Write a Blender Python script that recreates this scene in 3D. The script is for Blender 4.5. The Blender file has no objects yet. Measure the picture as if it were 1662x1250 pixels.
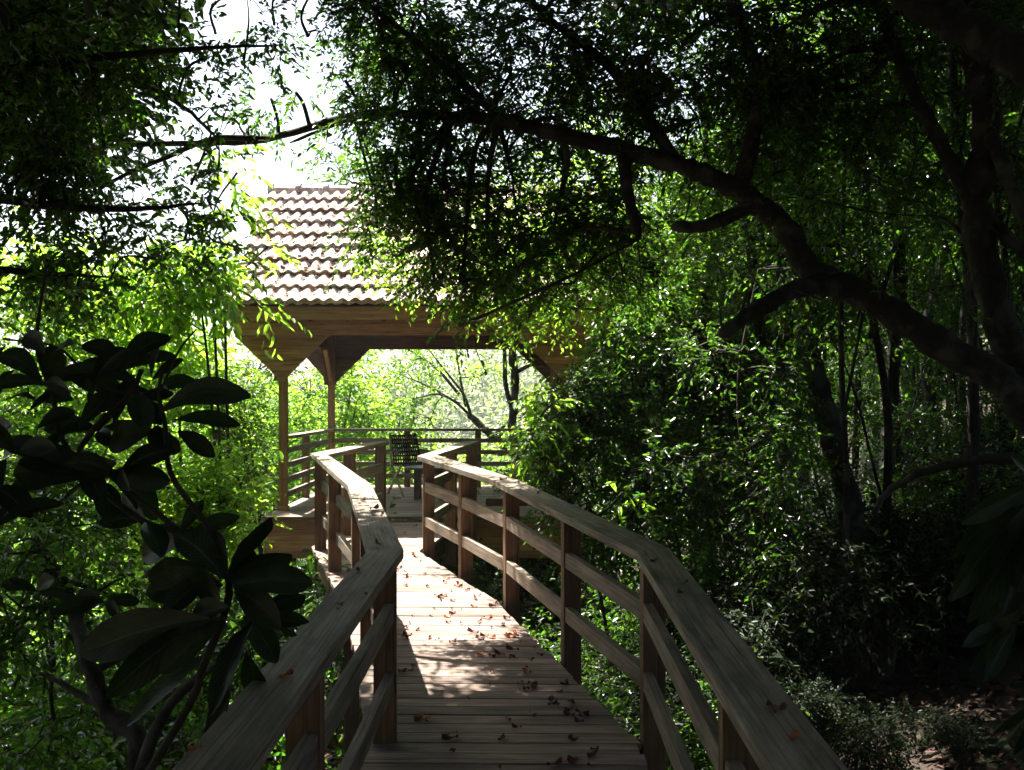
import bpy, math, random
import numpy as np
from mathutils import Vector

S = bpy.context.scene
C = S.collection
rng = np.random.default_rng(7)
random.seed(7)

# ---------------------------------------------------------------- camera, sky, sun, exposure
F, CX, HY, EYE = 1700.0, 831.0, 650.0, 1.8        # focal length, centre and horizon in photo pixels
cam = bpy.data.cameras.new('camera')
cam.sensor_width = 36.0
cam.lens = 36.0 * F / 1662.0
cam.shift_y = (HY - 625.0) / 1662.0
cam.clip_start = 0.05
cam.clip_end = 2000
co = bpy.data.objects.new('camera', cam); C.objects.link(co)
co.location = (0, 0, EYE); co.rotation_euler = (math.radians(90), 0, 0)
S.camera = co

SUN_EL = math.radians(62)
SUN_H = (-0.56, 0.825)
sun_az = math.atan2(SUN_H[0], SUN_H[1])            # clockwise from +Y is positive x
w = bpy.data.worlds.new('World'); S.world = w; w.use_nodes = True
nt = w.node_tree; bg = nt.nodes['Background']
sky = nt.nodes.new('ShaderNodeTexSky'); sky.sky_type = 'NISHITA'; sky.sun_disc = False
sky.sun_elevation = SUN_EL; sky.sun_rotation = sun_az; sky.air_density = 1.0; sky.dust_density = 3.0
nt.links.new(sky.outputs[0], bg.inputs[0]); bg.inputs[1].default_value = 0.05
sl = bpy.data.lights.new('sun', 'SUN'); sl.energy = 5.0; sl.angle = math.radians(0.5); sl.color = (1.0, 0.95, 0.86)
so = bpy.data.objects.new('sun', sl); C.objects.link(so)
dirv = Vector((SUN_H[0] * math.cos(SUN_EL), SUN_H[1] * math.cos(SUN_EL), math.sin(SUN_EL)))
so.rotation_euler = dirv.to_track_quat('Z', 'Y').to_euler()
so.location = dirv * 50
S.view_settings.view_transform = 'Standard'; S.view_settings.look = 'None'
S.view_settings.exposure = 2.45; S.view_settings.gamma = 1.0; S.view_settings.use_curve_mapping = False
S.cycles.max_bounces = 7; S.cycles.diffuse_bounces = 3; S.cycles.transmission_bounces = 4; S.cycles.glossy_bounces = 2
S.cycles.use_adaptive_sampling = True; S.cycles.adaptive_threshold = 0.025; S.cycles.adaptive_min_samples = 48

def P(x, y, Y):
    """point at distance Y seen at photo pixel (x, y)"""
    return np.array([(x - CX) / F * Y, Y, EYE + (HY - y) / F * Y])

RAMP = 65.0 / F                                    # the boardwalk climbs gently
def ramp(Y): return RAMP * Y
ZP = 0.50                                          # pavilion floor height

def on_rail(x, y):
    Y = 0.9 * F / (y - 585.0)
    return ((x - CX) / F * Y, Y, ramp(Y) + 0.9)

# ---------------------------------------------------------------- object helpers
def tag(o, label=None, cat=None, group=None, kind=None):
    if label: o['label'] = label
    if cat: o['category'] = cat
    if group: o['group'] = group
    if kind: o['kind'] = kind
    return o

def empty(name, loc=(0, 0, 0), rz=0.0):
    o = bpy.data.objects.new(name, None); o.location = loc; o.rotation_euler = (0, 0, rz)
    o.empty_display_size = 0.2
    C.objects.link(o); return o

class MB:
    """collects faces with uvs; builds ONE mesh object"""
    def __init__(s): s.v = []; s.f = []; s.uv = []
    def poly(s, pts, uvs=None):
        b = len(s.v); s.v += [tuple(map(float, p)) for p in pts]
        s.f.append(tuple(range(b, b + len(pts))))
        s.uv += list(uvs) if uvs is not None else [(0, 0)] * len(pts)
    def box(s, o, ax, ay, az, solid=True):
        """box from corner o with edge vectors ax (length, grain), ay, az"""
        o, ax, ay, az = [np.array(q, float) for q in (o, ax, ay, az)]
        L, W, H = [np.linalg.norm(q) for q in (ax, ay, az)]
        ju, jv = random.random() * 50, random.random() * 50
        c = [o, o + ax, o + ax + ay, o + ay, o + az, o + ax + az, o + ax + ay + az, o + ay + az]
        if np.dot(np.cross(ax, ay), az) < 0: c = [c[i] for i in (3, 2, 1, 0, 7, 6, 5, 4)]
        b = len(s.v); s.v += [tuple(map(float, p)) for p in c]
        for q, (d1, d2) in (((0, 3, 2, 1), (W, 0)), ((4, 5, 6, 7), (W, 1)), ((0, 1, 5, 4), (H, 2)), ((2, 3, 7, 6), (H, 3))):
            s.f.append(tuple(b + i for i in q))
            o2 = jv + 3.7 * d2
            if d2 == 0: s.uv += [(ju, o2), (ju, o2 + d1), (ju + L, o2 + d1), (ju + L, o2)]
            else: s.uv += [(ju, o2), (ju + L, o2), (ju + L, o2 + d1), (ju, o2 + d1)]
        for q in ((0, 4, 7, 3), (1, 2, 6, 5)):
            s.f.append(tuple(b + i for i in q))
            s.uv += [(ju, jv + 20), (ju + .02, jv + 20), (ju + .02, jv + 20 + W), (ju, jv + 20 + W)]
    def bar(s, p0, p1, w, h, up=(0, 0, 1)):
        """bar from p0 to p1, w across, h along 'up'"""
        p0, p1, up = [np.array(q, float) for q in (p0, p1, up)]
        d = p1 - p0; sd = np.cross(d, up); sd /= np.linalg.norm(sd)
        u = np.cross(sd, d); u /= np.linalg.norm(u)
        s.box(p0 - sd * w / 2 - u * h / 2, d, sd * w, u * h)
    def prism(s, plan, ztop, zbot):
        """plan quad (inner0, inner1, outer1, outer0): board with a mitred plan; ztop/zbot per corner"""
        n = len(plan)
        A = [(p[0], p[1], z) for p, z in zip(plan, ztop)]; B = [(p[0], p[1], z) for p, z in zip(plan, zbot)]
        ar = sum(plan[i][0] * plan[(i + 1) % n][1] - plan[(i + 1) % n][0] * plan[i][1] for i in range(n))
        if ar < 0: A.reverse(); B.reverse()
        b = len(s.v); s.v += A + B
        d = np.array(plan[1]) - np.array(plan[0]); d = d / np.linalg.norm(d); nrm = np.array((-d[1], d[0]))
        ju, jv = random.random() * 50, random.random() * 50
        def uv(p): q = np.array(p[:2]); return (ju + q @ d, jv + q @ nrm)
        s.f.append(tuple(range(b, b + n))); s.uv += [uv(p) for p in A]
        s.f.append(tuple(range(b + 2 * n - 1, b + n - 1, -1))); s.uv += [uv(p) for p in reversed(B)]
        for i in range(n):
            j = (i + 1) % n
            s.f.append((b + i, b + n + i, b + n + j, b + j))
            u0, u1 = uv(A[i])[0], uv(A[j])[0]; h = A[i][2] - B[i][2]
            s.uv += [(u0, jv + 9 + h), (u0, jv + 9), (u1, jv + 9), (u1, jv + 9 + h)]
    def tube(s, pts, rad, n=8, cap=True, rough=0.0):
        pts = np.array(pts, float); m = len(pts)
        rad = np.broadcast_to(np.array(rad, float), (m,))
        b = len(s.v); t = np.gradient(pts, axis=0)
        ref = np.array((0.31, 0.17, 0.93)); L = 0
        for i in range(m):
            tt = t[i] / (np.linalg.norm(t[i]) + 1e-9)
            nz = 1 + rough * (np.sin(i * .9 + np.arange(n) * 2 * math.pi / n * 2 + m) * .6 + rng.normal(0, .5, n)) if rough else np.ones(n)
            a = np.cross(tt, ref); a /= np.linalg.norm(a) + 1e-9; c = np.cross(tt, a)
            for k in range(n):
                th = 2 * math.pi * k / n
                s.v.append(tuple(pts[i] + rad[i] * nz[k] * (math.cos(th) * a + math.sin(th) * c)))
        for i in range(m - 1):
            L2 = L + np.linalg.norm(pts[i + 1] - pts[i])
            for k in range(n):
                k2 = (k + 1) % n
                s.f.append((b + i * n + k, b + i * n + k2, b + (i + 1) * n + k2, b + (i + 1) * n + k))
                s.uv += [(L, k / n), (L, (k + 1) / n), (L2, (k + 1) / n), (L2, k / n)]
            L = L2
        if cap and n > 3:
            s.f.append(tuple(b + k for k in reversed(range(n)))); s.uv += [(0, 0)] * n
            s.f.append(tuple(b + (m - 1) * n + k for k in range(n))); s.uv += [(0, 0)] * n
    def build(s, name, mat, parent=None, smooth=False, bevel=0):
        me = bpy.data.meshes.new(name); me.from_pydata(s.v, [], s.f)
        uvl = me.uv_layers.new(name='UVMap'); uvl.data.foreach_set('uv', np.array(s.uv, dtype=np.float32).ravel())
        if smooth: me.polygons.foreach_set('use_smooth', [True] * len(me.polygons))
        me.materials.append(mat); me.update()
        o = bpy.data.objects.new(name, me); C.objects.link(o)
        if parent: o.parent = parent
        if bevel:
            bv = o.modifiers.new('bevel', 'BEVEL'); bv.width = bevel; bv.segments = 2; bv.limit_method = 'ANGLE'
        return o

def local(pts, o): return np.array(pts) - np.array(o)

# ---------------------------------------------------------------- materials
def newmat(name):
    m = bpy.data.materials.new(name); m.use_nodes = True
    t = m.node_tree; return m, t, t.nodes, t.links, t.nodes['Principled BSDF']

def ramp_node(N, stops):
    r = N.new('ShaderNodeValToRGB'); e = r.color_ramp.elements
    e[0].position, e[0].color = stops[0][0], (*stops[0][1], 1)
    e[1].position, e[1].color = stops[-1][0], (*stops[-1][1], 1)
    for p, c in stops[1:-1]:
        q = e.new(p); q.color = (*c, 1)
    return r

def wood(name, dark, mid, light, rough=0.75, grain=38.0, stain=0.5, bump=0.35):
    m, t, N, L, b = newmat(name)
    uv = N.new('ShaderNodeUVMap'); uv.uv_map = 'UVMap'
    mp = N.new('ShaderNodeMapping'); mp.inputs['Scale'].default_value = (1.6, grain, 1)
    L.new(uv.outputs[0], mp.inputs[0])
    n1 = N.new('ShaderNodeTexNoise'); n1.inputs['Scale'].default_value = 1.4; n1.inputs['Detail'].default_value = 7; n1.inputs['Roughness'].default_value = .62; n1.inputs['Distortion'].default_value = .5
    L.new(mp.outputs[0], n1.inputs['Vector'])
    mp2 = N.new('ShaderNodeMapping'); mp2.inputs['Scale'].default_value = (1.0, 3.0, 1)
    L.new(uv.outputs[0], mp2.inputs[0])
    n2 = N.new('ShaderNodeTexNoise'); n2.inputs['Scale'].default_value = 2.2; n2.inputs['Detail'].default_value = 5; n2.inputs['Roughness'].default_value = .6
    L.new(mp2.outputs[0], n2.inputs['Vector'])
    r = ramp_node(N, [(.28, dark), (.5, mid), (.72, light)])
    L.new(n1.outputs['Fac'], r.inputs[0])
    # long checks and cracks
    mp3 = N.new('ShaderNodeMapping'); mp3.inputs['Scale'].default_value = (.9, grain * 1.3, 1); mp3.inputs['Location'].default_value = (3, 8, 0)
    L.new(uv.outputs[0], mp3.inputs[0])
    n3 = N.new('ShaderNodeTexNoise'); n3.inputs['Scale'].default_value = 1.1; n3.inputs['Detail'].default_value = 3
    L.new(mp3.outputs[0], n3.inputs['Vector'])
    cr = ramp_node(N, [(.30, (.25, .25, .25)), (.37, (1, 1, 1))]); L.new(n3.outputs['Fac'], cr.inputs[0])
    st = ramp_node(N, [(.3, (1 - stain,) * 3), (.62, (1.12, 1.1, 1.06))]); L.new(n2.outputs['Fac'], st.inputs[0])
    m1 = N.new('ShaderNodeMixRGB'); m1.blend_type = 'MULTIPLY'; m1.inputs[0].default_value = 1
    L.new(r.outputs[0], m1.inputs[1]); L.new(st.outputs[0], m1.inputs[2])
    m2 = N.new('ShaderNodeMixRGB'); m2.blend_type = 'MULTIPLY'; m2.inputs[0].default_value = 1
    L.new(m1.outputs[0], m2.inputs[1]); L.new(cr.outputs[0], m2.inputs[2])
    g = N.new('ShaderNodeNewGeometry')
    hs = N.new('ShaderNodeHueSaturation'); mr = N.new('ShaderNodeMapRange'); mr.inputs[3].default_value = .72; mr.inputs[4].default_value = 1.22
    L.new(g.outputs['Random Per Island'], mr.inputs[0]); L.new(mr.outputs[0], hs.inputs['Value']); L.new(m2.outputs[0], hs.inputs['Color'])
    L.new(hs.outputs[0], b.inputs['Base Color'])
    b.inputs['Roughness'].default_value = rough
    b.inputs['Specular IOR Level'].default_value = .3
    bp = N.new('ShaderNodeBump'); bp.inputs['Strength'].default_value = bump; bp.inputs['Distance'].default_value = .004
    mu = N.new('ShaderNodeMath'); mu.operation = 'MULTIPLY'
    L.new(n1.outputs['Fac'], mu.inputs[0]); L.new(cr.outputs[0], mu.inputs[1]); L.new(mu.outputs[0], bp.inputs['Height'])
    L.new(bp.outputs[0], b.inputs['Normal'])
    return m

def leafmat(name, col, trans, mixt=.5, rough=.38, spec=.5, var=.45):
    m, t, N, L, b = newmat(name)
    g = N.new('ShaderNodeNewGeometry')
    mr = N.new('ShaderNodeMapRange'); mr.inputs[3].default_value = 1 - var; mr.inputs[4].default_value = 1 + var
    L.new(g.outputs['Random Per Island'], mr.inputs[0])
    wn = N.new('ShaderNodeTexWhiteNoise'); wn.noise_dimensions = '1D'; L.new(g.outputs['Random Per Island'], wn.inputs['W'])
    mh = N.new('ShaderNodeMapRange'); mh.inputs[3].default_value = .475; mh.inputs[4].default_value = .515
    L.new(wn.outputs[0], mh.inputs[0])
    def hs(c):
        h = N.new('ShaderNodeHueSaturation'); h.inputs['Color'].default_value = (*c, 1)
        L.new(mr.outputs[0], h.inputs['Value']); L.new(mh.outputs[0], h.inputs['Hue']); return h
    h1, h2 = hs(col), hs(trans)
    L.new(h1.outputs[0], b.inputs['Base Color']); b.inputs['Roughness'].default_value = rough
    b.inputs['Specular IOR Level'].default_value = spec
    tr = N.new('ShaderNodeBsdfTranslucent'); L.new(h2.outputs[0], tr.inputs['Color'])
    mx = N.new('ShaderNodeMixShader'); mx.inputs[0].default_value = mixt
    L.new(b.outputs[0], mx.inputs[1]); L.new(tr.outputs[0], mx.inputs[2])
    L.new(mx.outputs[0], N['Material Output'].inputs['Surface'])
    return m

def veins(m):
    t = m.node_tree; N, L = t.nodes, t.links; b = N['Principled BSDF']
    uv = N.new('ShaderNodeUVMap'); uv.uv_map = 'UVMap'; sp = N.new('ShaderNodeSeparateXYZ'); L.new(uv.outputs[0], sp.inputs[0])
    def mth(op, a, c=None, v=None):
        n = N.new('ShaderNodeMath'); n.operation = op
        L.new(a, n.inputs[0])
        if c is not None: L.new(c, n.inputs[1])
        elif v is not None: n.inputs[1].default_value = v
        return n.outputs[0]
    d = mth('ABSOLUTE', mth('SUBTRACT', sp.outputs[0], v=.5))
    mid = mth('LESS_THAN', d, v=.022)
    s = mth('SUBTRACT', mth('MULTIPLY', sp.outputs[1], v=13.0), mth('MULTIPLY', d, v=6.0))
    sv = mth('LESS_THAN', mth('ABSOLUTE', mth('SUBTRACT', mth('FRACT', s), v=.5)), v=.07)
    tot = mth('MAXIMUM', mid, mth('MULTIPLY', sv, v=.45))
    old = b.inputs['Base Color'].links[0].from_socket
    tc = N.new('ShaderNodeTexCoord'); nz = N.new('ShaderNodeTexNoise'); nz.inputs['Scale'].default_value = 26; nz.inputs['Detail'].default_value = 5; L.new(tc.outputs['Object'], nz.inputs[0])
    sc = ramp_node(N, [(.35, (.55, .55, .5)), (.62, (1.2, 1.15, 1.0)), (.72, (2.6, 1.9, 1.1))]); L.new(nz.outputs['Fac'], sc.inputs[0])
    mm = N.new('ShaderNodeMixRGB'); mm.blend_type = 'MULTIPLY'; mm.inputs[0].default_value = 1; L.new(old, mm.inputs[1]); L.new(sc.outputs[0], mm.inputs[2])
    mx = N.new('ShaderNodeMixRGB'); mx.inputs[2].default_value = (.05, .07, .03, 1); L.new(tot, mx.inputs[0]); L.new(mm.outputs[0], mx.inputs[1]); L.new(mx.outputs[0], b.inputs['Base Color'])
    bp = N.new('ShaderNodeBump'); bp.inputs['Strength'].default_value = .6; bp.inputs['Distance'].default_value = .004; L.new(tot, bp.inputs['Height']); L.new(bp.outputs[0], b.inputs['Normal'])

def bark(name, c1, c2, c3, scale=14):
    m, t, N, L, b = newmat(name)
    tc = N.new('ShaderNodeTexCoord')
    n1 = N.new('ShaderNodeTexNoise'); n1.inputs['Scale'].default_value = scale; n1.inputs['Detail'].default_value = 8; n1.inputs['Roughness'].default_value = .7
    n2 = N.new('ShaderNodeTexNoise'); n2.inputs['Scale'].default_value = scale * .22; n2.inputs['Detail'].default_value = 4
    L.new(tc.outputs['Object'], n1.inputs[0]); L.new(tc.outputs['Object'], n2.inputs[0])
    r1 = ramp_node(N, [(.3, c1), (.65, c2)]); L.new(n1.outputs['Fac'], r1.inputs[0])
    r2 = ramp_node(N, [(.52, (0, 0, 0)), (.62, (1, 1, 1))]); L.new(n2.outputs['Fac'], r2.inputs[0])
    mx = N.new('ShaderNodeMixRGB'); mx.inputs[2].default_value = (*c3, 1)
    L.new(r2.outputs[0], mx.inputs[0]); L.new(r1.outputs[0], mx.inputs[1]); L.new(mx.outputs[0], b.inputs['Base Color'])
    b.inputs['Roughness'].default_value = .9
    bp = N.new('ShaderNodeBump'); bp.inputs['Strength'].default_value = .8; bp.inputs['Distance'].default_value = .02
    L.new(n1.outputs['Fac'], bp.inputs['Height']); L.new(bp.outputs[0], b.inputs['Normal'])
    return m

M = {
    'cap': wood('weathered_cap_wood', (.12, .088, .062), (.30, .25, .195), (.46, .405, .335), grain=52, stain=.62, bump=.7),
    'rail': wood('rail_wood', (.13, .10, .075), (.28, .225, .175), (.42, .36, .29), stain=.5, grain=44),
    'post': wood('post_wood', (.09, .05, .03), (.18, .105, .062), (.28, .175, .11), stain=.35, grain=30),
    'deck': wood('deck_wood', (.12, .083, .064), (.26, .19, .155), (.40, .325, .28), grain=34, stain=.5, bump=.6),
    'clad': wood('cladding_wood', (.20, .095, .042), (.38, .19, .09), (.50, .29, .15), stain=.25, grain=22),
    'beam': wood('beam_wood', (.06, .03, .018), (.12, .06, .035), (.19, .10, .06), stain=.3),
    'bark': bark('dark_bark', (.006, .005, .004), (.026, .022, .018), (.06, .058, .05), 22),
    'bark_pale': bark('pale_bark', (.12, .09, .075), (.34, .28, .24), (.5, .46, .42), 10),
    'twig': bark('twig_bark', (.012, .011, .007), (.04, .032, .022), (.06, .05, .04), 30),
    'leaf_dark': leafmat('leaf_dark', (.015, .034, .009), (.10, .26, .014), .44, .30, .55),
    'leaf_shade': leafmat('leaf_shade', (.012, .024, .008), (.02, .05, .006), .25, .5, .2),  # leaf green darkened and less translucent, to deepen the shade
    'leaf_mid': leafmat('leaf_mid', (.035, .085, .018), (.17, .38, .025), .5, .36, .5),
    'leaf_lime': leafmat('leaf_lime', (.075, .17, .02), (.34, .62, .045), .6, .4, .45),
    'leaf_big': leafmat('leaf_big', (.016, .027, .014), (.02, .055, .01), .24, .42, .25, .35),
    'leaf_hazed': leafmat('leaf_hazed', (.17, .22, .13), (.36, .44, .22), .5, .5, .3, .3),  # leaf colour whitened to imitate haze over distance
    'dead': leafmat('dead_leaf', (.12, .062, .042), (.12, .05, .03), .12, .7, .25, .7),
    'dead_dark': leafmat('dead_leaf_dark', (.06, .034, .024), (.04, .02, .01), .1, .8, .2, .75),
    'dead_or': leafmat('dead_leaf_orange', (.42, .16, .05), (.4, .14, .04), .2, .6, .3, .3),
}

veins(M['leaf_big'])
def simple(name, col, rough=.6, spec=.3, metal=0):
    m, t, N, L, b = newmat(name)
    tc = N.new('ShaderNodeTexCoord'); n = N.new('ShaderNodeTexNoise'); n.inputs['Scale'].default_value = 25; n.inputs['Detail'].default_value = 5
    L.new(tc.outputs['Object'], n.inputs[0])
    r = ramp_node(N, [(.3, tuple(c * .6 for c in col)), (.7, tuple(min(1, c * 1.3) for c in col))]); L.new(n.outputs['Fac'], r.inputs[0])
    L.new(r.outputs[0], b.inputs['Base Color']); b.inputs['Roughness'].default_value = rough
    b.inputs['Specular IOR Level'].default_value = spec; b.inputs['Metallic'].default_value = metal
    return m
M['woven'] = simple('woven_dark', (.035, .025, .022), .6)
M['table'] = simple('table_dark_wood', (.10, .075, .065), .45)
M['frame'] = simple('chair_frame_pale', (.42, .36, .30), .5)
M['bolt'] = simple('galvanised_bolt', (.45, .45, .44), .45, .5, .8)

def tile_mat():
    m, t, N, L, b = newmat('terracotta_tile')
    tc = N.new('ShaderNodeTexCoord')
    n1 = N.new('ShaderNodeTexNoise'); n1.inputs['Scale'].default_value = 5; n1.inputs['Detail'].default_value = 6
    n2 = N.new('ShaderNodeTexNoise'); n2.inputs['Scale'].default_value = 28; n2.inputs['Detail'].default_value = 6; n2.inputs['Roughness'].default_value = .7
    for n in (n1, n2): L.new(tc.outputs['Object'], n.inputs[0])
    r1 = ramp_node(N, [(.3, (.25, .135, .09)), (.5, (.46, .30, .22)), (.75, (.62, .48, .38))]); L.new(n1.outputs['Fac'], r1.inputs[0])
    r2 = ramp_node(N, [(.42, (.09, .075, .065)), (.5, (.50, .44, .40)), (.62, (.78, .73, .69))]); L.new(n2.outputs['Fac'], r2.inputs[0])
    r3 = ramp_node(N, [(.38, (.1, .1, .1)), (.58, (.75, .75, .75))]); L.new(n1.outputs['Fac'], r3.inputs[0])
    mx = N.new('ShaderNodeMixRGB'); L.new(r3.outputs[0], mx.inputs[0]); L.new(r1.outputs[0], mx.inputs[1]); L.new(r2.outputs[0], mx.inputs[2])
    va = N.new('ShaderNodeVectorMath'); va.operation = 'ADD'; va.inputs[1].default_value = (3.235, .65, 0); L.new(tc.outputs['Object'], va.inputs[0])
    vs = N.new('ShaderNodeVectorMath'); vs.operation = 'SNAP'; vs.inputs[1].default_value = (.285, .2556, 1000); L.new(va.outputs[0], vs.inputs[0])
    wn = N.new('ShaderNodeTexWhiteNoise'); L.new(vs.outputs[0], wn.inputs['Vector'])
    mr = N.new('ShaderNodeMapRange'); mr.inputs[3].default_value = .72; mr.inputs[4].default_value = 1.2; L.new(wn.outputs['Value'], mr.inputs[0])
    hs = N.new('ShaderNodeHueSaturation'); L.new(mr.outputs[0], hs.inputs['Value']); L.new(mx.outputs[0], hs.inputs['Color'])
    L.new(hs.outputs[0], b.inputs['Base Color']); b.inputs['Roughness'].default_value = .85
    bp = N.new('ShaderNodeBump'); bp.inputs['Strength'].default_value = .5; bp.inputs['Distance'].default_value = .01
    L.new(n2.outputs['Fac'], bp.inputs['Height']); L.new(bp.outputs[0], b.inputs['Normal'])
    return m
M['tile'] = tile_mat()

def ground_mat():
    m, t, N, L, b = newmat('forest_floor')
    tc = N.new('ShaderNodeTexCoord')
    n1 = N.new('ShaderNodeTexNoise'); n1.inputs['Scale'].default_value = 1.2; n1.inputs['Detail'].default_value = 6
    n2 = N.new('ShaderNodeTexNoise'); n2.inputs['Scale'].default_value = 18; n2.inputs['Detail'].default_value = 8; n2.inputs['Roughness'].default_value = .75
    for n in (n1, n2): L.new(tc.outputs['Object'], n.inputs[0])
    r1 = ramp_node(N, [(.3, (.018, .013, .009)), (.5, (.045, .03, .02)), (.7, (.09, .06, .042))]); L.new(n2.outputs['Fac'], r1.inputs[0])
    r2 = ramp_node(N, [(.5, (0, 0, 0)), (.62, (.7, .7, .7))]); L.new(n1.outputs['Fac'], r2.inputs[0])
    mx = N.new('ShaderNodeMixRGB'); mx.inputs[2].default_value = (.04, .07, .02, 1)
    L.new(r2.outputs[0], mx.inputs[0]); L.new(r1.outputs[0], mx.inputs[1]); L.new(mx.outputs[0], b.inputs['Base Color'])
    b.inputs['Roughness'].default_value = .95
    bp = N.new('ShaderNodeBump'); bp.inputs['Strength'].default_value = 1; bp.inputs['Distance'].default_value = .04
    L.new(n2.outputs['Fac'], bp.inputs['Height']); L.new(bp.outputs[0], b.inputs['Normal'])
    return m
M['ground'] = ground_mat()

# ---------------------------------------------------------------- ground
def sstep(a, b, x):
    t = np.clip((x - a) / (b - a), 0, 1); return t * t * (3 - 2 * t)
def ground(x, y):
    x = np.asarray(x, float); y = np.asarray(y, float)
    right = 0.40 * np.clip(x - .6, 0, 14) + 0.25 * np.clip(x - 14.6, 0, 60)
    left = -0.36 * np.clip(-x - 1.0, 0, 9) - .1 * np.clip(-x - 10, 0, 30)
    z = -1.35 + right + left
    valley = -7.5 * sstep(15, 36, y) * (1 - sstep(5, 22, x))
    hill = 12.5 * sstep(38, 120, y) + 10 * sstep(50, 160, np.abs(x)) 
    z = z + valley + hill
    z = z + .10 * np.sin(x * 1.7 + .5) * np.cos(y * 1.3) + .05 * np.sin(x * 4.1) * np.sin(y * 3.7 + 1)
    return z
def gz(x, y): return float(ground(x, y))

def build_ground():
    u = np.linspace(-1, 1, 220); xs = 40 * u + 360 * u ** 5
    v = np.linspace(0, 1, 240); ys = -60 + 140 * v + 420 * v ** 4
    X, Y = np.meshgrid(xs, ys); Z = ground(X, Y)
    V = np.stack([X, Y, Z], -1).reshape(-1, 3); nx, ny = len(xs), len(ys)
    i = np.arange(nx * ny).reshape(ny, nx)
    Fq = np.stack([i[:-1, :-1], i[:-1, 1:], i[1:, 1:], i[1:, :-1]], -1).reshape(-1, 4)
    me = mesh_np('ground', V, Fq, M['ground']); me.polygons.foreach_set('use_smooth', [True] * len(me.polygons))
    o = bpy.data.objects.new('ground', me); C.objects.link(o); tag(o, kind='structure')

def mesh_np(name, V, Q, mat):
    me = bpy.data.meshes.new(name)
    V = np.ascontiguousarray(V, dtype=np.float32); Q = np.ascontiguousarray(Q, dtype=np.int32)
    me.vertices.add(len(V)); me.vertices.foreach_set('co', V.ravel())
    k = Q.shape[1]
    me.loops.add(Q.size); me.loops.foreach_set('vertex_index', Q.ravel())
    me.polygons.add(len(Q)); me.polygons.foreach_set('loop_start', np.arange(0, Q.size, k, dtype=np.int32))
    me.update(calc_edges=True); me.materials.append(mat)
    return me
build_ground()

# ---------------------------------------------------------------- foliage engine
def unit(a): return a / (np.linalg.norm(a, axis=-1, keepdims=True) + 1e-9)

class Leaves:
    """leaf-shaped faces, six points and two folded quads each"""
    def __init__(s): s.a = []
    def add(s, pos, d, nrm, ln, wd): s.a.append((pos, unit(d), nrm, ln, wd))
    def count(s): return sum(len(q[0]) for q in s.a)
    def build(s, name, mat, parent=None):
        pos = np.concatenate([q[0] for q in s.a]); d = np.concatenate([q[1] for q in s.a]); nr = np.concatenate([q[2] for q in s.a])
        ln = np.concatenate([q[3] for q in s.a])[:, None]; wd = np.concatenate([q[4] for q in s.a])[:, None]
        side = unit(np.cross(d, nr)); up = np.cross(side, d)
        n = len(pos)
        curl = rng.uniform(-.05, .22, (n, 1)) * ln; fold = rng.uniform(.0, .35, (n, 1)) * wd
        b = pos; t = pos + d * ln - up * curl
        m1 = pos + d * ln * .30 + up * fold; m2 = pos + d * ln * .70 + up * (fold - curl * .35)
        V = np.stack([b, m1 + side * wd * .46, m2 + side * wd * .38, t, m2 - side * wd * .38, m1 - side * wd * .46], 1).reshape(-1, 3)
        k = np.arange(n)[:, None] * 6
        Q = np.concatenate([k + np.array([[0, 1, 2, 3]]), k + np.array([[0, 3, 4, 5]])], 1).reshape(-1, 4)
        me = mesh_np(name, V, Q, mat)
        o = bpy.data.objects.new(name, me); C.objects.link(o)
        if parent: o.parent = parent
        return o

def sprays(LV, start, d, L, k, ln, wr, droop=.25, flat=.5):
    """twigs from start along d with k leaves each; returns twig end points"""
    n = len(start); d = unit(d)
    L = np.broadcast_to(L, (n,))
    end = start + d * L[:, None]; end[:, 2] -= droop * L
    side = unit(np.cross(d, np.tile([[0, 0, 1.]], (n, 1)) + rng.normal(0, .25, (n, 3))))
    for j in range(k):
        t = (j + rng.uniform(.2, .8, n)) / k
        p = start + (end - start) * t[:, None]; p[:, 2] += droop * L * t * (1 - t) * .8
        sg = 1 if j % 2 else -1
        ld = d * .6 + sg * side * rng.uniform(.5, 1.0, (n, 1)) + rng.normal(0, .28, (n, 3))
        ld[:, 2] -= droop * 1.2
        nr = np.tile([[0, 0, 1.]], (n, 1)) * flat + rng.normal(0, .55, (n, 3))
        l = ln * rng.uniform(.6, 1.3, n)
        LV.add(p, ld, nr, l, l * wr * rng.uniform(.8, 1.2, n))
    return end

def inball(n, shell=.5):
    v = unit(rng.normal(size=(n, 3))); r = rng.uniform(0, 1, (n, 1)) ** (shell * .66)
    return v * r

def nearest(skel, p):
    q = skel[:, :3]; i = np.argmin(((q - p) ** 2).sum(1)); return skel[i]

def catmull(pts, m=6):
    pts = np.array(pts, float)
    if len(pts) < 3: return np.array([pts[0] + (pts[-1] - pts[0]) * t for t in np.linspace(0, 1, m + 1)])
    Pp = np.vstack([2 * pts[0] - pts[1], pts, 2 * pts[-1] - pts[-2]]); out = []
    for i in range(1, len(Pp) - 2):
        for t in np.linspace(0, 1, m, endpoint=False):
            a, b, c, d = Pp[i - 1], Pp[i], Pp[i + 1], Pp[i + 2]
            out.append(.5 * ((2 * b) + (c - a) * t + (2 * a - 5 * b + 4 * c - d) * t * t + (3 * b - a - 3 * c + d) * t ** 3))
    out.append(pts[-1]); return np.array(out)

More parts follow.
